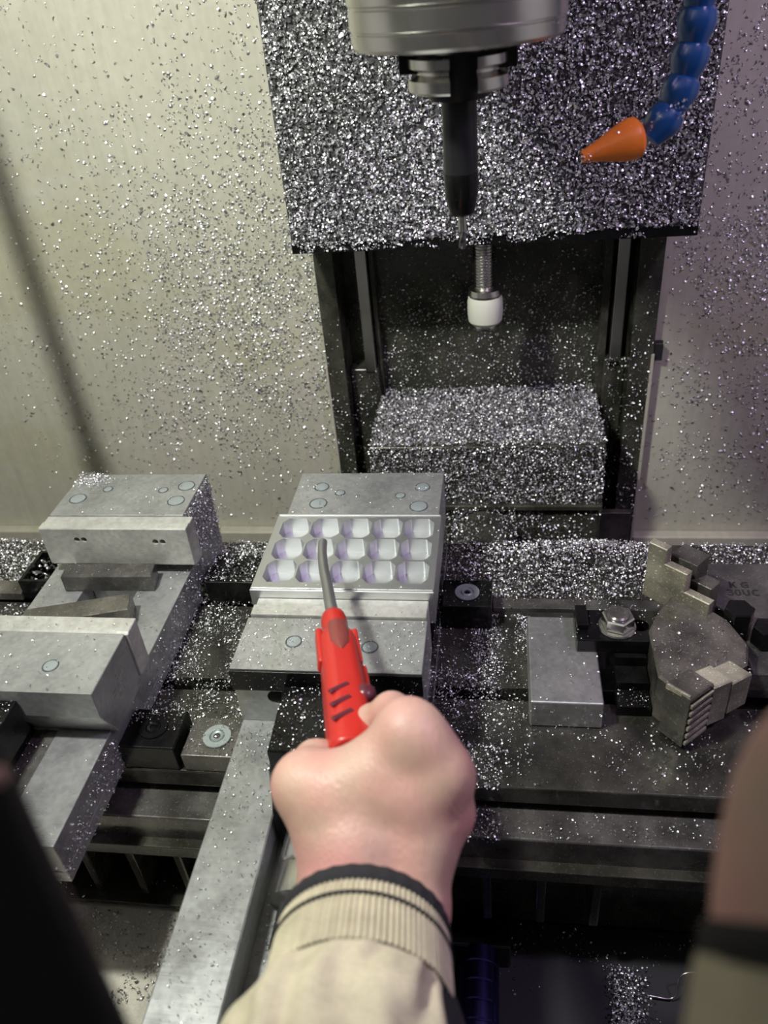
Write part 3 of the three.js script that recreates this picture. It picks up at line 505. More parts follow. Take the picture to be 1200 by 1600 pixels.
// ---------------------------------------------------------------- people: signed distances meshed with surface nets
function surfaceNet(sdf, lo, hi, cell) {
  const n = [0, 1, 2].map((k) => Math.ceil((hi[k] - lo[k]) / cell) + 1), [nx, ny, nz] = n, F = new Float32Array(nx * ny * nz), at = (i, j, k) => (k * ny + j) * nx + i;
  for (let k = 0; k < nz; k++) for (let j = 0; j < ny; j++) for (let i = 0; i < nx; i++) F[at(i, j, k)] = sdf(lo[0] + i * cell, lo[1] + j * cell, lo[2] + k * cell);
  const id = new Int32Array(nx * ny * nz).fill(-1), pos = [], idx = [];
  for (let k = 0; k < nz - 1; k++) for (let j = 0; j < ny - 1; j++) for (let i = 0; i < nx - 1; i++) {
    let mask = 0; for (let c = 0; c < 8; c++) if (F[at(i + (c & 1), j + ((c >> 1) & 1), k + (c >> 2))] < 0) mask |= 1 << c;
    if (mask === 0 || mask === 255) continue;
    let x = 0, y = 0, z = 0, m = 0;
    for (let a = 0; a < 8; a++) for (const b of [a | 1, a | 2, a | 4]) { if (b === a) continue; const fa = F[at(i + (a & 1), j + ((a >> 1) & 1), k + (a >> 2))], fb = F[at(i + (b & 1), j + ((b >> 1) & 1), k + (b >> 2))]; if ((fa < 0) === (fb < 0)) continue; const t = fa / (fa - fb); x += lerp(a & 1, b & 1, t); y += lerp((a >> 1) & 1, (b >> 1) & 1, t); z += lerp(a >> 2, b >> 2, t); m++; }
    id[at(i, j, k)] = pos.length / 3; pos.push(lo[0] + (i + x / m) * cell, lo[1] + (j + y / m) * cell, lo[2] + (k + z / m) * cell);
  }
  const quad = (a, b, c, d, flip) => { if (a < 0 || b < 0 || c < 0 || d < 0) return; flip ? idx.push(a, c, b, a, d, c) : idx.push(a, b, c, a, c, d); };
  for (let k = 1; k < nz - 1; k++) for (let j = 1; j < ny - 1; j++) for (let i = 1; i < nx - 1; i++) {
    const s = F[at(i, j, k)] < 0;
    if (s !== F[at(i + 1, j, k)] < 0) quad(id[at(i, j - 1, k - 1)], id[at(i, j, k - 1)], id[at(i, j, k)], id[at(i, j - 1, k)], !s);
    if (s !== F[at(i, j + 1, k)] < 0) quad(id[at(i - 1, j, k - 1)], id[at(i - 1, j, k)], id[at(i, j, k)], id[at(i, j, k - 1)], !s);
    if (s !== F[at(i, j, k + 1)] < 0) quad(id[at(i - 1, j - 1, k)], id[at(i, j - 1, k)], id[at(i, j, k)], id[at(i - 1, j, k)], !s);
  }
  const g = new THREE.BufferGeometry(), nor = [];
  const e = cell * 0.5;
  for (let v = 0; v < pos.length; v += 3) { const [x, y, z] = [pos[v], pos[v + 1], pos[v + 2]]; const gx = sdf(x + e, y, z) - sdf(x - e, y, z), gy = sdf(x, y + e, z) - sdf(x, y - e, z), gz = sdf(x, y, z + e) - sdf(x, y, z - e), l = Math.hypot(gx, gy, gz) || 1; nor.push(gx / l, gy / l, gz / l); }
  g.setAttribute('position', new THREE.Float32BufferAttribute(pos, 3)); g.setAttribute('normal', new THREE.Float32BufferAttribute(nor, 3)); g.setIndex(idx);
  return g;
}
function capsule(x, y, z, a, b, ra, rb) {
  const bx_ = b[0] - a[0], by = b[1] - a[1], bz = b[2] - a[2], px = x - a[0], py = y - a[1], pz = z - a[2];
  const t = Math.max(0, Math.min(1, (px * bx_ + py * by + pz * bz) / (bx_ * bx_ + by * by + bz * bz)));
  return Math.hypot(px - bx_ * t, py - by * t, pz - bz * t) - lerp(ra, rb, t);
}
const smin = (a, b, k) => { const h = Math.max(k - Math.abs(a - b), 0) / k; return Math.min(a, b) - h * h * k * 0.25; };
function boneSDF(groups) {      // groups: [[k, [[a, b, ra, rb], ...]], ...]; each group blends inside by its own k, groups join tightly
  return (x, y, z) => { let d = 1; for (const [k, join, bones] of groups) { let g = 1; for (const [a, b, ra, rb] of bones) g = smin(g, capsule(x, y, z, a, b, ra, rb), k); d = smin(d, g, join); } return d; };
}
function skinColors(g, tone) {
  const p = g.attributes.position, c = new Float32Array(p.count * 3);
  for (let i = 0; i < p.count; i++) {
    const x = p.getX(i), y = p.getY(i), z = p.getZ(i);
    const m = noise3(x * 70, y * 70, z * 70, 3) - 0.5, f = noise3(x * 260, y * 260, z * 260, 9) - 0.5, v = noise3(x * 30 + 9, y * 30, z * 30, 5) - 0.5;
    const k = 1 + 0.08 * f; c[3 * i] = tone[0] * (k + 0.08 * m); c[3 * i + 1] = tone[1] * (k - 0.20 * m - 0.26 * v); c[3 * i + 2] = tone[2] * (k - 0.10 * m - 0.06 * v);
  }
  g.setAttribute('color', new THREE.BufferAttribute(c, 3));
  const uv = new Float32Array(p.count * 2); for (let i = 0; i < p.count; i++) { uv[2 * i] = p.getX(i) + 0.4 * p.getY(i); uv[2 * i + 1] = p.getZ(i) + 0.4 * p.getY(i); } g.setAttribute('uv', new THREE.BufferAttribute(uv, 2));
  return g;
}
function bodyMesh(parent, geo, origin) { geo.translate(-origin[0], -origin[1], -origin[2]); const o = finish(new THREE.Mesh(geo, M.skin)); o.name = 'body'; parent.add(o); return o; }
function sleeveLoft(rings, seg, fn) {      // rings: {c, a (axis), u (width dir), w, h}; fn(theta, i) extra radius
  const pos = [], uv = [], idx = [];
  rings.forEach((r, i) => {
    const u = r.u.clone().addScaledVector(r.a, -r.u.dot(r.a)).normalize(), v = new THREE.Vector3().crossVectors(r.a, u).normalize();
    for (let k = 0; k <= seg; k++) { const t = k / seg * Math.PI * 2, e = fn ? fn(t, i) : 0, p = r.c.clone().addScaledVector(u, (r.w + e) * Math.cos(t)).addScaledVector(v, (r.h + e) * Math.sin(t)); pos.push(p.x, p.y, p.z); uv.push(t * 0.035, i * 0.004); }
  });
  for (let i = 0; i < rings.length - 1; i++) for (let k = 0; k < seg; k++) { const a = i * (seg + 1) + k; idx.push(a, a + seg + 1, a + 1, a + 1, a + seg + 1, a + seg + 2); }
  const g = new THREE.BufferGeometry(); g.setAttribute('position', new THREE.Float32BufferAttribute(pos, 3)); g.setAttribute('uv', new THREE.Float32BufferAttribute(uv, 2)); g.setIndex(idx); g.computeVertexNormals(); return g;
}
function rawPart(parent, name, g, m, origin, label) { g.translate(-origin[0], -origin[1], -origin[2]); const o = finish(new THREE.Mesh(g, m)); o.name = name; parent.add(o); if (label) o.userData.label = label; return o; }
{
  const O = [-0.055, 0.185, -0.20];
  const o = thing('person', 'hand in a beige knit cuff reaching in and gripping the red air gun', 'person', null, O);
  const J = {
    wA: [-0.0694, 0.1797, -0.1982], wB: [-0.0483, 0.1741, -0.2029], fA: [-0.0593, 0.1992, -0.1298], fB: [-0.0428, 0.1922, -0.134],
    iM: [-0.0442, 0.2366, -0.2549], mM: [-0.035, 0.2282, -0.2506], rM: [-0.0276, 0.2163, -0.2448], lM: [-0.0253, 0.1984, -0.2364],
    iP: [-0.0576, 0.214, -0.286], iD: [-0.0704, 0.201, -0.2894], iT: [-0.0769, 0.1991, -0.2832],
    mP: [-0.0328, 0.1924, -0.2802], mD: [-0.0502, 0.175, -0.2835], mT: [-0.0637, 0.1765, -0.276],
    rP: [-0.028, 0.1795, -0.272], rD: [-0.0447, 0.1628, -0.2734], rT: [-0.0592, 0.1663, -0.2671],
    lP: [-0.0269, 0.1696, -0.2592], lD: [-0.0416, 0.155, -0.2611], lT: [-0.055, 0.158, -0.2559],
    tC: [-0.0807, 0.1772, -0.2117], tM: [-0.0963, 0.2092, -0.2412], tI: [-0.0974, 0.1987, -0.2633], tT: [-0.0879, 0.1899, -0.2749],
    pA: [-0.0802, 0.2099, -0.2372], pB: [-0.0593, 0.215, -0.2395], pC: [-0.0436, 0.2116, -0.2375], pD: [-0.068, 0.1942, -0.2197], pE: [-0.0437, 0.189, -0.2229] };
  const B = (a, b, ra, rb) => [J[a], J[b], ra / 1000, rb / 1000];
  const sdf = boneSDF([
    [0.013, 0.010, [B('wA', 'fA', 21, 24), B('wB', 'fB', 21, 24), B('wA', 'wB', 21, 21), B('wA', 'pD', 20, 17), B('wB', 'pE', 20, 16), B('pD', 'pE', 16.5, 16), B('pD', 'pB', 17, 13), B('pE', 'pC', 16, 13), B('pB', 'iM', 12.5, 11.5), B('pC', 'mM', 12.5, 11.5), B('pC', 'rM', 12.5, 11), B('pE', 'rM', 15, 11), B('pE', 'lM', 15, 11.5), B('pD', 'pA', 17, 13), B('tC', 'tM', 15, 12.8), B('pD', 'tM', 16, 12.5), B('pA', 'pB', 12.5, 12.5), B('pB', 'pC', 12.5, 12.5), B('tM', 'pA', 12, 12.5), B('pA', 'iM', 12, 11), [[-0.0442, 0.2400, -0.2535], [-0.0440, 0.2405, -0.2520], 0.0098, 0.0098], [[-0.0345, 0.2325, -0.2490], [-0.0345, 0.2330, -0.2475], 0.0094, 0.0094], [[-0.0262, 0.2200, -0.2430], [-0.0262, 0.2205, -0.2415], 0.0094, 0.0094]]],
    [0.006, 0.009, [B('iM', 'iP', 11.5, 9.8), B('iP', 'iD', 9.6, 8.6), B('iD', 'iT', 8.6, 7.6)]],
    [0.006, 0.007, [B('mM', 'mP', 11.5, 10), B('mP', 'mD', 9.8, 8.8), B('mD', 'mT', 8.8, 7.8)]],
    [0.006, 0.007, [B('rM', 'rP', 11, 9.6), B('rP', 'rD', 9.4, 8.4), B('rD', 'rT', 8.4, 7.6)]],
    [0.006, 0.007, [B('lM', 'lP', 10.8, 8.8), B('lP', 'lD', 8.6, 7.6), B('lD', 'lT', 7.6, 7)]],
    [0.008, 0.009, [B('tM', 'tI', 12.2, 10), B('tI', 'tT', 10, 8.4)]],
  ]);
  const g = surfaceNet(sdf, [-0.135, 0.125, -0.315], [0.02, 0.275, -0.10], 0.0022);
  bodyMesh(o, skinColors(g, [0.57, 0.325, 0.265]), O);
  // cuff and sleeve along the forearm
  const W = V(-0.0618, 0.1812, -0.1890), a = V(0.09, 0.27, 0.96).normalize(), u = V(0.075, -0.020, -0.0054).normalize();
  const ring = (d, w, h, dx = 0, dy = 0) => ({ c: W.clone().addScaledVector(a, d).add(V(dx, dy, 0)), a, u, w: w + 0.0042, h: h + 0.0048 });
  rawPart(o, 'cuff_band', sleeveLoft([ring(0.0035, 0.0300, 0.0275), ring(0.0020, 0.0335, 0.0305), ring(0.0030, 0.0350, 0.0320), ring(0.0070, 0.0356, 0.0326), ring(0.0105, 0.0352, 0.0322), ring(0.0110, 0.032, 0.029)], 120, (t, i) => (i > 1 && i < 5 ? 0.0003 * Math.cos(90 * t) : 0)), M.cuffBlack, O, 'black ribbed cuff edge');
  const cr = []; for (let i = 0; i <= 16; i++) { const d = 0.0095 + i * 0.0021, s = i / 16; cr.push(ring(d, 0.0345 + 0.0010 * s + (i === 0 ? -0.002 : 0), 0.0316 + 0.0012 * s + (i === 0 ? -0.002 : 0))); }
  const cuff = rawPart(o, 'ribbed_cuff', sleeveLoft(cr, 760, (t, i) => 0.0006 * Math.cos(95 * t)), M.cuff, O, 'beige ribbed cuff');
  rawPart(cuff, 'cuff_stripe', sleeveLoft([ring(0.0190, 0.0350, 0.0321), ring(0.0190, 0.0362, 0.0333), ring(0.0202, 0.0363, 0.0334), ring(0.0202, 0.0350, 0.0321)], 120), M.cuffBlack, O, 'thin dark stripe');
  const sr = []; for (let i = 0; i <= 34; i++) { const s = i / 34, d = 0.0405 + s * 0.095, puff = Math.sin(Math.min(1, s * 3.2) * Math.PI / 2); sr.push(ring(d, 0.0335 + 0.0095 * puff + 0.003 * s, 0.0305 + 0.0075 * puff + 0.003 * s, -0.0045 * puff, 0)); }
  rawPart(o, 'sleeve', sleeveLoft(sr, 160, (t, i) => { const s = i / 34; const n = noise3(2.2 * Math.cos(t) + 4, 2.2 * Math.sin(t) + 4, s * 5, 2) - 0.5; return (0.0012 * Math.cos(23 * t + 3 * n) * Math.exp(-s * 6) + 0.006 * n + 0.0018 * Math.sin(11 * t + 6 * n + s * 3)) * Math.min(1, s * 10); }), M.sleeve, O, 'beige puffed sleeve');
  rawPart(o, 'side_panel', sleeveLoft(sr.slice(0, 35).map((r, i) => ({ ...r, c: r.c.clone().add(V(0.0075, -0.010, 0)), w: r.w * 0.93, h: r.h * 0.93 })), 100), M.cuffBlack, O, 'black underside panel of the sleeve');
}
{ // the other hand, close to the lens at the edge of the frame
  const D = (x, y, z) => [x + 0.0075, y - 0.006, z + 0.008];
  const O = [0.065, 0.405, -0.07];
  const o = thing('person', 'blurred near wrist in a grey beige sleeve held up close', 'person', null, O);
  const J = { w: D(0.0561, 0.4155, -0.0797), h: D(0.0593, 0.4184, -0.0885), k: D(0.0650, 0.4199, -0.0966), f: D(0.0500, 0.4080, -0.0553), f2: D(0.0440, 0.4000, -0.0250), t: D(0.0500, 0.4300, -0.104), t2: D(0.0600, 0.4380, -0.118) };
  const B = (a, b, ra, rb) => [J[a], J[b], ra / 1000, rb / 1000];
  const fing = []; for (let i = 0; i < 4; i++) { const p0 = D(0.060 + i * 0.007, 0.428 - i * 0.006, -0.108), p1 = D(0.066 + i * 0.007, 0.428 - i * 0.007, -0.128), p2 = D(0.080 + i * 0.005, 0.416 - i * 0.006, -0.128), p3 = D(0.082 + i * 0.004, 0.406 - i * 0.005, -0.112); fing.push([0.004, 0.008, [[p0, p1, 0.0085, 0.008], [p1, p2, 0.008, 0.0072], [p2, p3, 0.0072, 0.0065]]]); }
  const sdf = boneSDF([[0.02, 0.01, [B('f', 'w', 21, 22), B('f2', 'f', 22, 21), B('w', 'h', 22, 22), B('h', 'k', 21, 17), B('h', 't', 12, 9)]], [0.006, 0.008, [B('t', 't2', 9, 7.5)]], ...fing]);
  const g = surfaceNet(sdf, [0.0, 0.355, -0.155], [0.135, 0.47, 0.02], 0.0030);
  bodyMesh(o, skinColors(g, [0.60, 0.36, 0.29]), O);
  const W = V(...J.w), along = V(...J.f).sub(W).normalize(), a = along.clone().add(V(0.25, -0.37, 0.21)).normalize(), u = V(1, 0.5, 0);
  const ring = (d, w, h) => ({ c: W.clone().addScaledVector(along, d), a, u, w: w + 0.0065, h: h + 0.0065 });
  rawPart(o, 'cuff_band', sleeveLoft([ring(-0.003, 0.0205, 0.0205), ring(-0.004, 0.0240, 0.0240), ring(-0.001, 0.0248, 0.0248), ring(0.002, 0.0240, 0.0240)], 80), M.cuffBlack, O);
  const sr = []; for (let i = 0; i <= 12; i++) sr.push(ring(0.0015 + i * 0.005, 0.0240 + 0.004 * Math.min(1, i / 4), 0.0240 + 0.004 * Math.min(1, i / 4)));
  rawPart(o, 'sleeve', sleeveLoft(sr, 80, (t, i) => 0.0008 * Math.sin(5 * t + i)), M.sleeve, O);
}
{ // dark edge of the sliding door right next to the lens
  const o = thing('door_edge', 'black out-of-focus door edge close to the lens', 'door', null, [-0.10, 0.41, -0.05]);
  const g = new RoundedBoxGeometry(0.06, 0.022, 0.20, 3, 0.005);      // local x outwards, y away from the lens, z along the edge
  g.applyMatrix4(new THREE.Matrix4().makeBasis(V(-0.7034, 0.056, 0.7086), V(-0.5783, -0.6247, -0.5247), V(0.4133, -0.7789, 0.4717)).setPosition(-0.0776 - 0.7034 * 0.0265 - 0.0064, 0.4133 + 0.0014 - 0.0069, -0.0667 + 0.0188 - 0.0058));
  part(o, 'edge_profile', g, M.rubber);
  const k = new THREE.SphereGeometry(0.0022, 16, 12); k.translate(-0.0885, 0.4318, -0.0795); part(o, 'door_stop', k, mat([0.62, 0.38, 0.36], 0, 0.6), 'small pale pink knob');
}

// ---------------------------------------------------------------- aluminium chips: uncountable swarf, one object for each place it lies on
const chipGeo = (() => {
  const pos = [], idx = [], n = 6, A = 2.3;
  for (let i = 0; i <= n; i++) { const s = i / n - 0.5, w = 0.24 * Math.sqrt(Math.max(0.12, 1 - (2.1 * s) ** 2)), tw = s * 0.8; for (const e of [-1, 1]) pos.push(Math.sin(s * A) / A, (1 - Math.cos(s * A)) / A - 0.12 + e * w * Math.sin(tw) * 0.7, e * w * Math.cos(tw) + 0.12 * s); }
  for (let i = 0; i < n; i++) { const a = 2 * i; idx.push(a, a + 1, a + 2, a + 1, a + 3, a + 2); }
  const g = new THREE.BufferGeometry(); g.setAttribute('position', new THREE.Float32BufferAttribute(pos, 3)); g.setIndex(idx); g.computeVertexNormals();
  g.setAttribute('uv', new THREE.BufferAttribute(new Float32Array(pos.length / 3 * 2), 2)); return g;
})();
function chips(name, label, surfaces) {
  const ms = [], m4 = new THREE.Matrix4(), q = new THREE.Quaternion(), q2 = new THREE.Quaternion(), up = V(0, 1, 0);
  for (const S of surfaces) {
    const o = V(...S.o), u = V(...S.u), v = V(...S.v), nn = V(...S.n).normalize(), [s0, s1] = S.size || [0.0025, 0.0055], lift = S.lift || [0, 0.0015], tilt = S.tilt ?? 0.7;
    const base = new THREE.Quaternion().setFromUnitVectors(up, nn);
    for (let i = 0, tries = 0; i < S.count && tries < S.count * 40; tries++) {
      const a = rnd(), b = rnd(); if (S.d && rnd() > S.d(a, b)) continue; i++;
      const sz = s0 + (s1 - s0) * rnd() ** 1.6, h = S.h ? S.h(a, b) : 0;
      const p = o.clone().addScaledVector(u, a).addScaledVector(v, b).addScaledVector(nn, h + rr(...lift) + sz * 0.12);
      q.setFromEuler(new THREE.Euler(rr(-1, 1) * tilt * 1.5, rnd() * 6.283, rr(-1, 1) * tilt * 1.5, 'YXZ'));
      if (rnd() < 0.5) q.multiply(q2.setFromAxisAngle(V(1, 0, 0), Math.PI));
      m4.compose(p, base.clone().multiply(q), V(sz * rr(0.7, 1.25), sz * rr(0.5, 1.1), sz * rr(0.6, 1.2))); ms.push(m4.clone());
    }
  }
  const im = finish(new THREE.InstancedMesh(chipGeo, M.chip, ms.length)); im.name = numbered(name); im.userData = { label, category: 'metal chips', kind: 'stuff', group: 'swarf over the machine' };
  ms.forEach((m, i) => { im.setMatrixAt(i, m); const c = 0.4 + 0.6 * Math.sqrt(rnd()); im.setColorAt(i, lin(c, c, c)); });
  scene.add(im); return im;
}
const clump = (s, c = 0.5, fx = 6, fy = 6, soft = 0.12) => (a, b) => sstep(c - soft, c + soft, noise3(a * fx, b * fy, s, s));
const gauss = (cx, cy, sx, sy) => (a, b) => Math.exp(-(((a - cx) / sx) ** 2 + ((b - cy) / sy) ** 2));

chips('metal_chips', 'dense crust of aluminium chips on the upright cover plate', [
  { o: [-0.229, 0.293, -0.8795], u: [0.430, 0, 0], v: [0, 0.31, 0], n: [0, 0, 1], count: 36000, size: [0.0034, 0.0066], lift: [0, 0.003], tilt: 0.9 },
  { o: [-0.229, 0.284, -0.8785], u: [0.430, 0, 0], v: [0, 0.010, 0], n: [0, 0, 1], count: 500, size: [0.0025, 0.005], d: clump(4, 0.5, 30, 1) },
]);
{ const dl = (a, b) => Math.min(1, 0.075 + 0.95 * gauss(1.0, 0.50, 0.36, 0.24)(a, b) + 0.35 * gauss(0.75, 0.42, 0.4, 0.3)(a, b)) * (0.45 + 0.8 * clump(7, 0.45, 14, 20, 0.3)(a, b)) * (1 - 0.55 * sstep(0.30, 0.08, b) );
  chips('metal_chips', 'aluminium chips stuck to the left half of the rear wall', [{ o: [-0.70, -0.155, -0.97], u: [0.470, 0, 0], v: [0, 0.72, 0], n: [0, 0, 1], count: 9000, d: dl, size: [0.0024, 0.0062], lift: [0, 0.0008], tilt: 0.55 }]);
}
{ const dr = (a, b) => Math.min(1, 0.16 + 0.9 * gauss(0.75, 0.55, 0.5, 0.22)(a, b)) * (0.35 + 0.9 * clump(9, 0.48, 9, 24, 0.25)(a, b)) * sstep(0.0, 0.22, a + 0.06);
  chips('metal_chips', 'aluminium chips stuck to the right half of the rear wall', [{ o: [0.190, -0.155, -0.97], u: [0.26, 0, 0], v: [0, 0.72, 0], n: [0, 0, 1], count: 7600, d: dr, size: [0.0026, 0.0062], lift: [0, 0.001], tilt: 0.6 }]);
}
chips('metal_chips', 'fine chips clinging inside the dark column recess', [
  { o: [-0.160, 0.045, -1.019], u: [0.285, 0, 0], v: [0, 0.26, 0], n: [0, 0, 1], count: 3200, size: [0.0015, 0.0042], d: (a, b) => 0.12 + 0.88 * sstep(0.9, 0.1, b) },
  { o: [-0.2025, -0.15, -0.9845], u: [0.038, 0, 0], v: [0, 0.24, 0], n: [0, 0, 1], count: 480, size: [0.0015, 0.004] },
  { o: [0.133, -0.15, -0.9845], u: [0.027, 0, 0], v: [0, 0.25, 0], n: [0, 0, 1], count: 420, size: [0.0015, 0.004] },
  { o: [-0.2265, -0.15, -0.9565], u: [0.023, 0, 0], v: [0, 0.42, 0], n: [0, 0, 1], count: 330, size: [0.0015, 0.004], d: (a, b) => 0.1 + sstep(0.8, 0.3, b) },
  { o: [0.160, -0.15, -0.9565], u: [0.027, 0, 0], v: [0, 0.42, 0], n: [0, 0, 1], count: 520, size: [0.0018, 0.005], d: (a, b) => 0.1 + sstep(0.9, 0.3, b) },
  { o: [-0.200, 0.10, -1.019], u: [0.018, 0, 0], v: [0, 0.18, 0], n: [0, 0, 1], count: 60, size: [0.0015, 0.003] },
]);
chips('metal_chips', 'thick blanket of chips over the box at the column foot', [
  { o: [-0.165, 0.0425, -1.018], u: [0.292, 0, 0], v: [0, 0, 0.158], n: [0, 1, 0], count: 14000, size: [0.0022, 0.0048], lift: [0, 0.004], tilt: 0.9 },
  { o: [-0.165, -0.045, -0.8595], u: [0.292, 0, 0], v: [0, 0.088, 0], n: [0, 0, 1], count: 6500, size: [0.0022, 0.0048], lift: [0, 0.003], tilt: 0.9 },
  { o: [-0.165, -0.16, -0.8595], u: [0.292, 0, 0], v: [0, 0.115, 0], n: [0, 0, 1], count: 3000, size: [0.0022, 0.0045], d: clump(3, 0.45, 5, 3, 0.2) },
  { o: [-0.06, -0.130, -0.764], u: [0.08, 0, 0], v: [0, 0.085, 0], n: [0, 0, 1], count: 500, size: [0.0022, 0.0042], lift: [0, 0.01], d: clump(5, 0.5, 3, 3, 0.2) },
  { o: [-0.06, -0.045, -0.855], u: [0.08, 0, 0], v: [0, 0, 0.085], n: [0, 1, 0], count: 900, size: [0.0022, 0.0045], lift: [-0.01, 0.003] },
]);
const heapR = (a, b) => 0.020 * gauss(0.62, 0.35, 0.28, 0.32)(a, b);
chips('metal_chips', 'drifts of chips lying on the table right of the centre vise', [
  { o: [-0.056, 0, -0.716], u: [0.235, 0, 0], v: [0, 0, 0.092], n: [0, 1, 0], count: 5200, size: [0.0020, 0.0045], lift: [0, 0.003], h: heapR, d: (a, b) => 0.35 + 0.75 * gauss(0.65, 0.4, 0.5, 0.6)(a, b) },
  { o: [-0.056, 0, -0.600], u: [0.085, 0, 0], v: [0, 0, 0.190], n: [0, 1, 0], count: 2900, size: [0.0015, 0.0036], lift: [0, 0.001], d: (a, b) => 0.12 + 0.9 * sstep(0.85, 0.2, b) * clump(6, 0.42, 4, 6, 0.25)(a, b) },
  { o: [-0.056, 0, -0.49], u: [0.27, 0, 0], v: [0, 0, 0.09], n: [0, 1, 0], count: 900, size: [0.0012, 0.0034], d: clump(8, 0.45, 10, 5, 0.3) },
  { o: [0.19, 0, -0.716], u: [0.30, 0, 0], v: [0, 0, 0.068], n: [0, 1, 0], count: 3600, size: [0.0022, 0.0048], lift: [0, 0.005] },
  { o: [-0.056, 0, -0.44], u: [0.055, 0, 0], v: [0, 0, 0.045], n: [0, 1, 0], count: 500, size: [0.0015, 0.0036], lift: [0, 0.002] },
  { o: [0.18, 0.0302, -0.648], u: [0.2, 0, 0], v: [0, 0, 0.148], n: [0, 1, 0], count: 60, size: [0.0015, 0.0035] },
  { o: [0.0, 0.0042, -0.623], u: [0.14, 0, 0], v: [0, 0, 0.019], n: [0, 1, 0], count: 110, size: [0.0012, 0.0032], d: clump(2, 0.5, 8, 1) },
]);
chips('metal_chips', 'grimy drift of chips on the table between the two vises', [
  { o: [-0.314, 0, -0.716], u: [0.104, 0, 0], v: [0, 0, 0.11], n: [0, 1, 0], count: 3400, size: [0.0020, 0.0045], lift: [0, 0.004] },
  { o: [-0.314, 0, -0.606], u: [0.104, 0, 0], v: [0, 0, 0.165], n: [0, 1, 0], count: 3300, size: [0.0014, 0.0034], lift: [0, 0.001], d: clump(11, 0.42, 5, 7, 0.3) },
  { o: [-0.3045, 0.0302, -0.655], u: [0.054, 0, 0], v: [0, 0, 0.046], n: [0, 1, 0], count: 420, size: [0.0016, 0.004], lift: [0, 0.002] },
  { o: [-0.3145, 0.0282, -0.440], u: [0.048, 0, 0], v: [0, 0, 0.04], n: [0, 1, 0], count: 170, size: [0.001, 0.0026], d: (a, b) => sstep(0.7, 0.1, b) },
  { o: [-0.262, 0.0203, -0.440], u: [0.052, 0, 0], v: [0, 0, 0.04], n: [0, 1, 0], count: 260, size: [0.001, 0.0028] },
]);
chips('metal_chips', 'chips covering the table behind and left of the left vise', [
  { o: [-0.74, 0, -0.716], u: [0.276, 0, 0], v: [0, 0, 0.092], n: [0, 1, 0], count: 5200, size: [0.0022, 0.0048], lift: [0, 0.005] },
  { o: [-0.64, 0, -0.600], u: [0.17, 0, 0], v: [0, 0, 0.08], n: [0, 1, 0], count: 1300, size: [0.0022, 0.0046], lift: [0, 0.003] },
  { o: [-0.512, 0.0062, -0.660], u: [0.040, 0, 0], v: [0, 0, 0.046], n: [0, 1, 0], count: 150, size: [0.003, 0.008], lift: [0, 0.016], tilt: 1 },
  { o: [-0.64, 0.0082, -0.630], u: [0.115, 0, 0], v: [0, 0, 0.020], n: [0, 1, 0], count: 90, size: [0.002, 0.004] },
]);
chips('metal_chips', 'chips and droplets scattered over the left vise', [
  { o: [-0.458, 0.1052, -0.700], u: [0.142, 0, 0], v: [0, 0, 0.077], n: [0, 1, 0], count: 130, size: [0.001, 0.003] },
  { o: [-0.458, 0.1052, -0.700], u: [0.045, 0, 0], v: [0, 0, 0.030], n: [0, 1, 0], count: 260, size: [0.0018, 0.0042], lift: [0, 0.003], d: gauss(0.3, 0.3, 0.4, 0.5) },
  { o: [-0.3145, 0.0465, -0.700], u: [0, 0, 0.078], v: [0, 0.058, 0], n: [1, 0, 0], count: 1500, size: [0.0016, 0.004], lift: [0, 0.002] },
  { o: [-0.3145, 0.002, -0.700], u: [0, 0, 0.32], v: [0, 0.043, 0], n: [1, 0, 0], count: 1700, size: [0.0012, 0.0034], d: (a, b) => sstep(0.9, 0.1, a) * 0.8 + 0.4 * sstep(0.7, 0.1, b) },
  { o: [-0.450, 0.1055, -0.450], u: [0.140, 0, 0], v: [0, 0, 0.062], n: [0, 1, 0], count: 70, size: [0.001, 0.0038] },
  { o: [-0.450, 0.1047, -0.471], u: [0.140, 0, 0], v: [0, 0, 0.017], n: [0, 1, 0], count: 26, size: [0.001, 0.003] },
  { o: [-0.465, 0.0462, -0.64], u: [0.150, 0, 0], v: [0, 0, 0.17], n: [0, 1, 0], count: 170, size: [0.001, 0.0036], d: (a, b) => (a < 0.31 || a > 0.69 ? 1 : 0) },
  { o: [-0.450, 0.0465, -0.615], u: [0.09, 0, 0], v: [0, 0, 0.014], n: [0, 1, 0], count: 180, size: [0.0015, 0.004] },
  { o: [-0.4385, 0.0657, -0.592], u: [0.094, 0, -0.003], v: [0, 0, 0.020], n: [0, 1, 0], count: 30, size: [0.001, 0.003] },
  { o: [-0.430, 0.0962, -0.385], u: [0.058, 0, 0], v: [0, 0, 0.06], n: [0, 1, 0], count: 320, size: [0.0014, 0.0036] },
  { o: [-0.418, 0.0448, -0.385], u: [0.100, 0, 0], v: [0, 0, 0.16], n: [0, 1, 0], count: 420, size: [0.001, 0.003], d: clump(12, 0.47, 5, 6, 0.2) },
  { o: [-0.3145, 0.002, -0.40], u: [0, 0, 0.26], v: [0, 0.04, 0], n: [1, 0, 0], count: 900, size: [0.0012, 0.0032], d: clump(13, 0.46, 5, 3, 0.2) },
]);
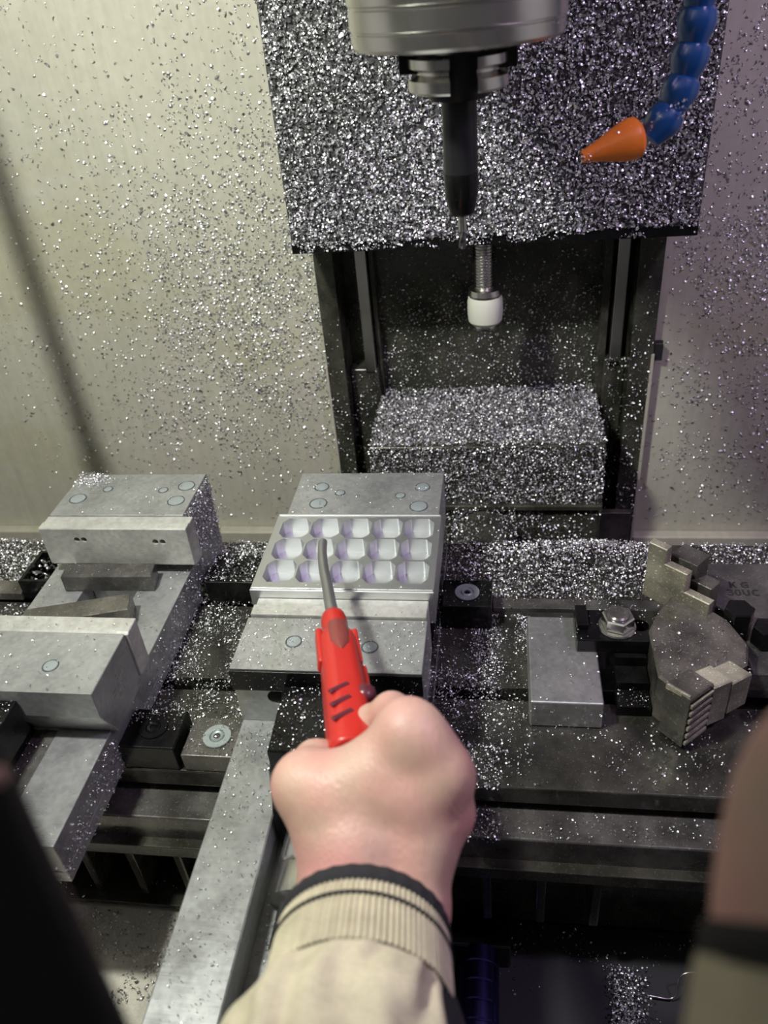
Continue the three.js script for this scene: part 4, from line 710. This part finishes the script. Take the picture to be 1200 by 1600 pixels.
chips('metal_chips', 'chips and droplets sprinkled over the centre vise', [
  { o: [-0.207, 0.1052, -0.699], u: [0.148, 0, 0], v: [0, 0, 0.074], n: [0, 1, 0], count: 240, size: [0.0008, 0.0026] },
  { o: [-0.207, 0.1052, -0.474], u: [0.148, 0, 0], v: [0, 0, 0.056], n: [0, 1, 0], count: 760, size: [0.0007, 0.0024] },
  { o: [-0.206, 0.1078, -0.488], u: [0.146, 0, 0], v: [0, 0, 0.011], n: [0, 1, 0], count: 70, size: [0.0007, 0.002] },
  { o: [-0.207, 0.084, -0.4148], u: [0.148, 0, 0], v: [0, 0.019, 0], n: [0, 0, 1], count: 110, size: [0.0007, 0.0018] },
  { o: [-0.207, 0.0462, -0.413], u: [0.044, 0, 0], v: [0, 0, 0.30], n: [0, 1, 0], count: 800, size: [0.0007, 0.0026], d: (a, b) => 0.25 + 0.75 * sstep(0.45, 0, b) },
  { o: [-0.165, 0.0912, -0.413], u: [0.065, 0, 0], v: [0, 0, 0.06], n: [0, 1, 0], count: 520, size: [0.0009, 0.0030] },
  { o: [-0.161, 0.0142, -0.41], u: [0.056, 0, 0], v: [0, 0, 0.30], n: [0, 1, 0], count: 900, size: [0.0012, 0.0032] },
  { o: [-0.0575, 0.002, -0.70], u: [0, 0, 0.29], v: [0, 0.10, 0], n: [1, 0, 0], count: 700, size: [0.0008, 0.0028], d: (a, b) => 0.3 + 0.7 * sstep(0.6, 0, b) },
]);
chips('metal_chips', 'tiny chips dusting the pocketed aluminium plate', [
  { o: [-0.212, 0.1128, -0.5075], u: [0.157, 0, 0], v: [0, 0, 0.006], n: [0, 1, 0], count: 60, size: [0.0006, 0.002] },
  { o: [-0.0655, 0.1128, -0.613], u: [0.011, 0, 0], v: [0, 0, 0.11], n: [0, 1, 0], count: 50, size: [0.0006, 0.002] },
  { o: [-0.20, 0.0915, -0.60], u: [0.135, 0, 0], v: [0, 0, 0.09], n: [0, 1, 0], count: 170, size: [0.0006, 0.0022] },
]);
chips('metal_chips', 'chips caught on the clamps, block and chuck', [
  { o: [0.0250, 0.0307, -0.565], u: [0.059, 0, 0], v: [0, 0, 0.104], n: [0, 1, 0], count: 90, size: [0.001, 0.0034] },
  { o: [0.0250, 0.002, -0.4600], u: [0.059, 0, 0], v: [0, 0.026, 0], n: [0, 0, 1], count: 60, size: [0.0008, 0.0024] },
  { o: [0.0985, 0.0110, -0.556], u: [0.0275, 0, 0], v: [0, 0, 0.08], n: [0, 1, 0], count: 260, size: [0.0008, 0.0026], lift: [0, 0.003] },
  { o: [0.066, 0.0452, -0.56], u: [0.07, 0, 0], v: [0, 0, 0.04], n: [0, 1, 0], count: 70, size: [0.001, 0.0034] },
  { o: [0.128, 0.0502, -0.560], u: [0.075, 0, 0], v: [0, 0, 0.085], n: [0, 1, 0], count: 150, size: [0.001, 0.0036], d: (a, b) => (a > 0.1 || b > 0.35 ? 1 : 0) },
  { o: [0.13, 0.0612, -0.47], u: [0.03, 0, 0.01], v: [0.01, 0, 0.015], n: [0, 1, 0], count: 10, size: [0.001, 0.003] },
  { o: [-0.056, 0.0302, -0.617], u: [0.047, 0, 0], v: [0, 0, 0.039], n: [0, 1, 0], count: 60, size: [0.0008, 0.0024] },
]);
chips('metal_chips', 'loose chips below the table front on ledges, way plates and mat', [
  { o: [-0.16, -0.0298, -0.398], u: [0.42, 0, 0], v: [0, 0, 0.024], n: [0, 1, 0], count: 320, size: [0.001, 0.0034], d: clump(21, 0.42, 14, 1, 0.2) },
  { o: [-0.050, -0.029, -0.398], u: [0.05, 0, 0], v: [0, 0, 0.03], n: [0, 1, 0], count: 320, size: [0.0015, 0.0036], lift: [0, 0.006] },
  { o: [-0.44, -0.1518, -0.410], u: [0.25, 0, 0], v: [0, 0, 0.044], n: [0, 1, 0], count: 60, size: [0.0015, 0.004], d: clump(22, 0.5, 6, 2, 0.15) },
  { o: [-0.46, -0.1635, -0.362], u: [0.28, 0, 0], v: [0, 0, 0.17], n: [0, 1, 0], count: 2600, size: [0.0016, 0.0045], lift: [0, 0.002], d: clump(23, 0.5, 9, 6, 0.1) },
  { o: [-0.05, -0.2245, -0.410], u: [0.34, 0, 0], v: [0, 0, 0.20], n: [0, 1, 0], count: 1100, size: [0.0012, 0.0036], d: clump(24, 0.52, 8, 7, 0.1) },
  { o: [0.095, -0.2245, -0.375], u: [0.035, 0, 0], v: [0, 0, 0.075], n: [0, 1, 0], count: 900, size: [0.0016, 0.0042], lift: [0, 0.012], d: gauss(0.4, 0.5, 0.4, 0.6) },
]);
chips('metal_chips', 'chips sticking to the coolant hose and its nozzle', [
  { o: [0.092, 0.440, -0.588], u: [0.024, 0.018, 0], v: [0.006, -0.008, 0], n: [0, 0.6, 1], count: 70, size: [0.001, 0.003], lift: [0.0, 0.003] },
  { o: [0.074, 0.4395, -0.584], u: [0.012, 0.003, 0], v: [0.003, -0.012, 0.002], n: [0, 0.5, 1], count: 60, size: [0.001, 0.003], lift: [0, 0.003] },
  { o: [0.052, 0.427, -0.580], u: [0.012, 0.004, 0], v: [0.001, -0.004, 0], n: [0, 0.3, 1], count: 20, size: [0.001, 0.0025] },
]);
chips('metal_chips', 'a few droplets and chips on the spindle nose', [
  { o: [-0.085, 0.503, -0.530], u: [0.118, 0, 0], v: [0, 0.05, 0], n: [0, 0, 1], count: 24, size: [0.0008, 0.002], h: (a) => 0.0345 - 0.14 * (a - 0.5) ** 2, lift: [0, 0] },
]);

renderer.render(scene, camera);
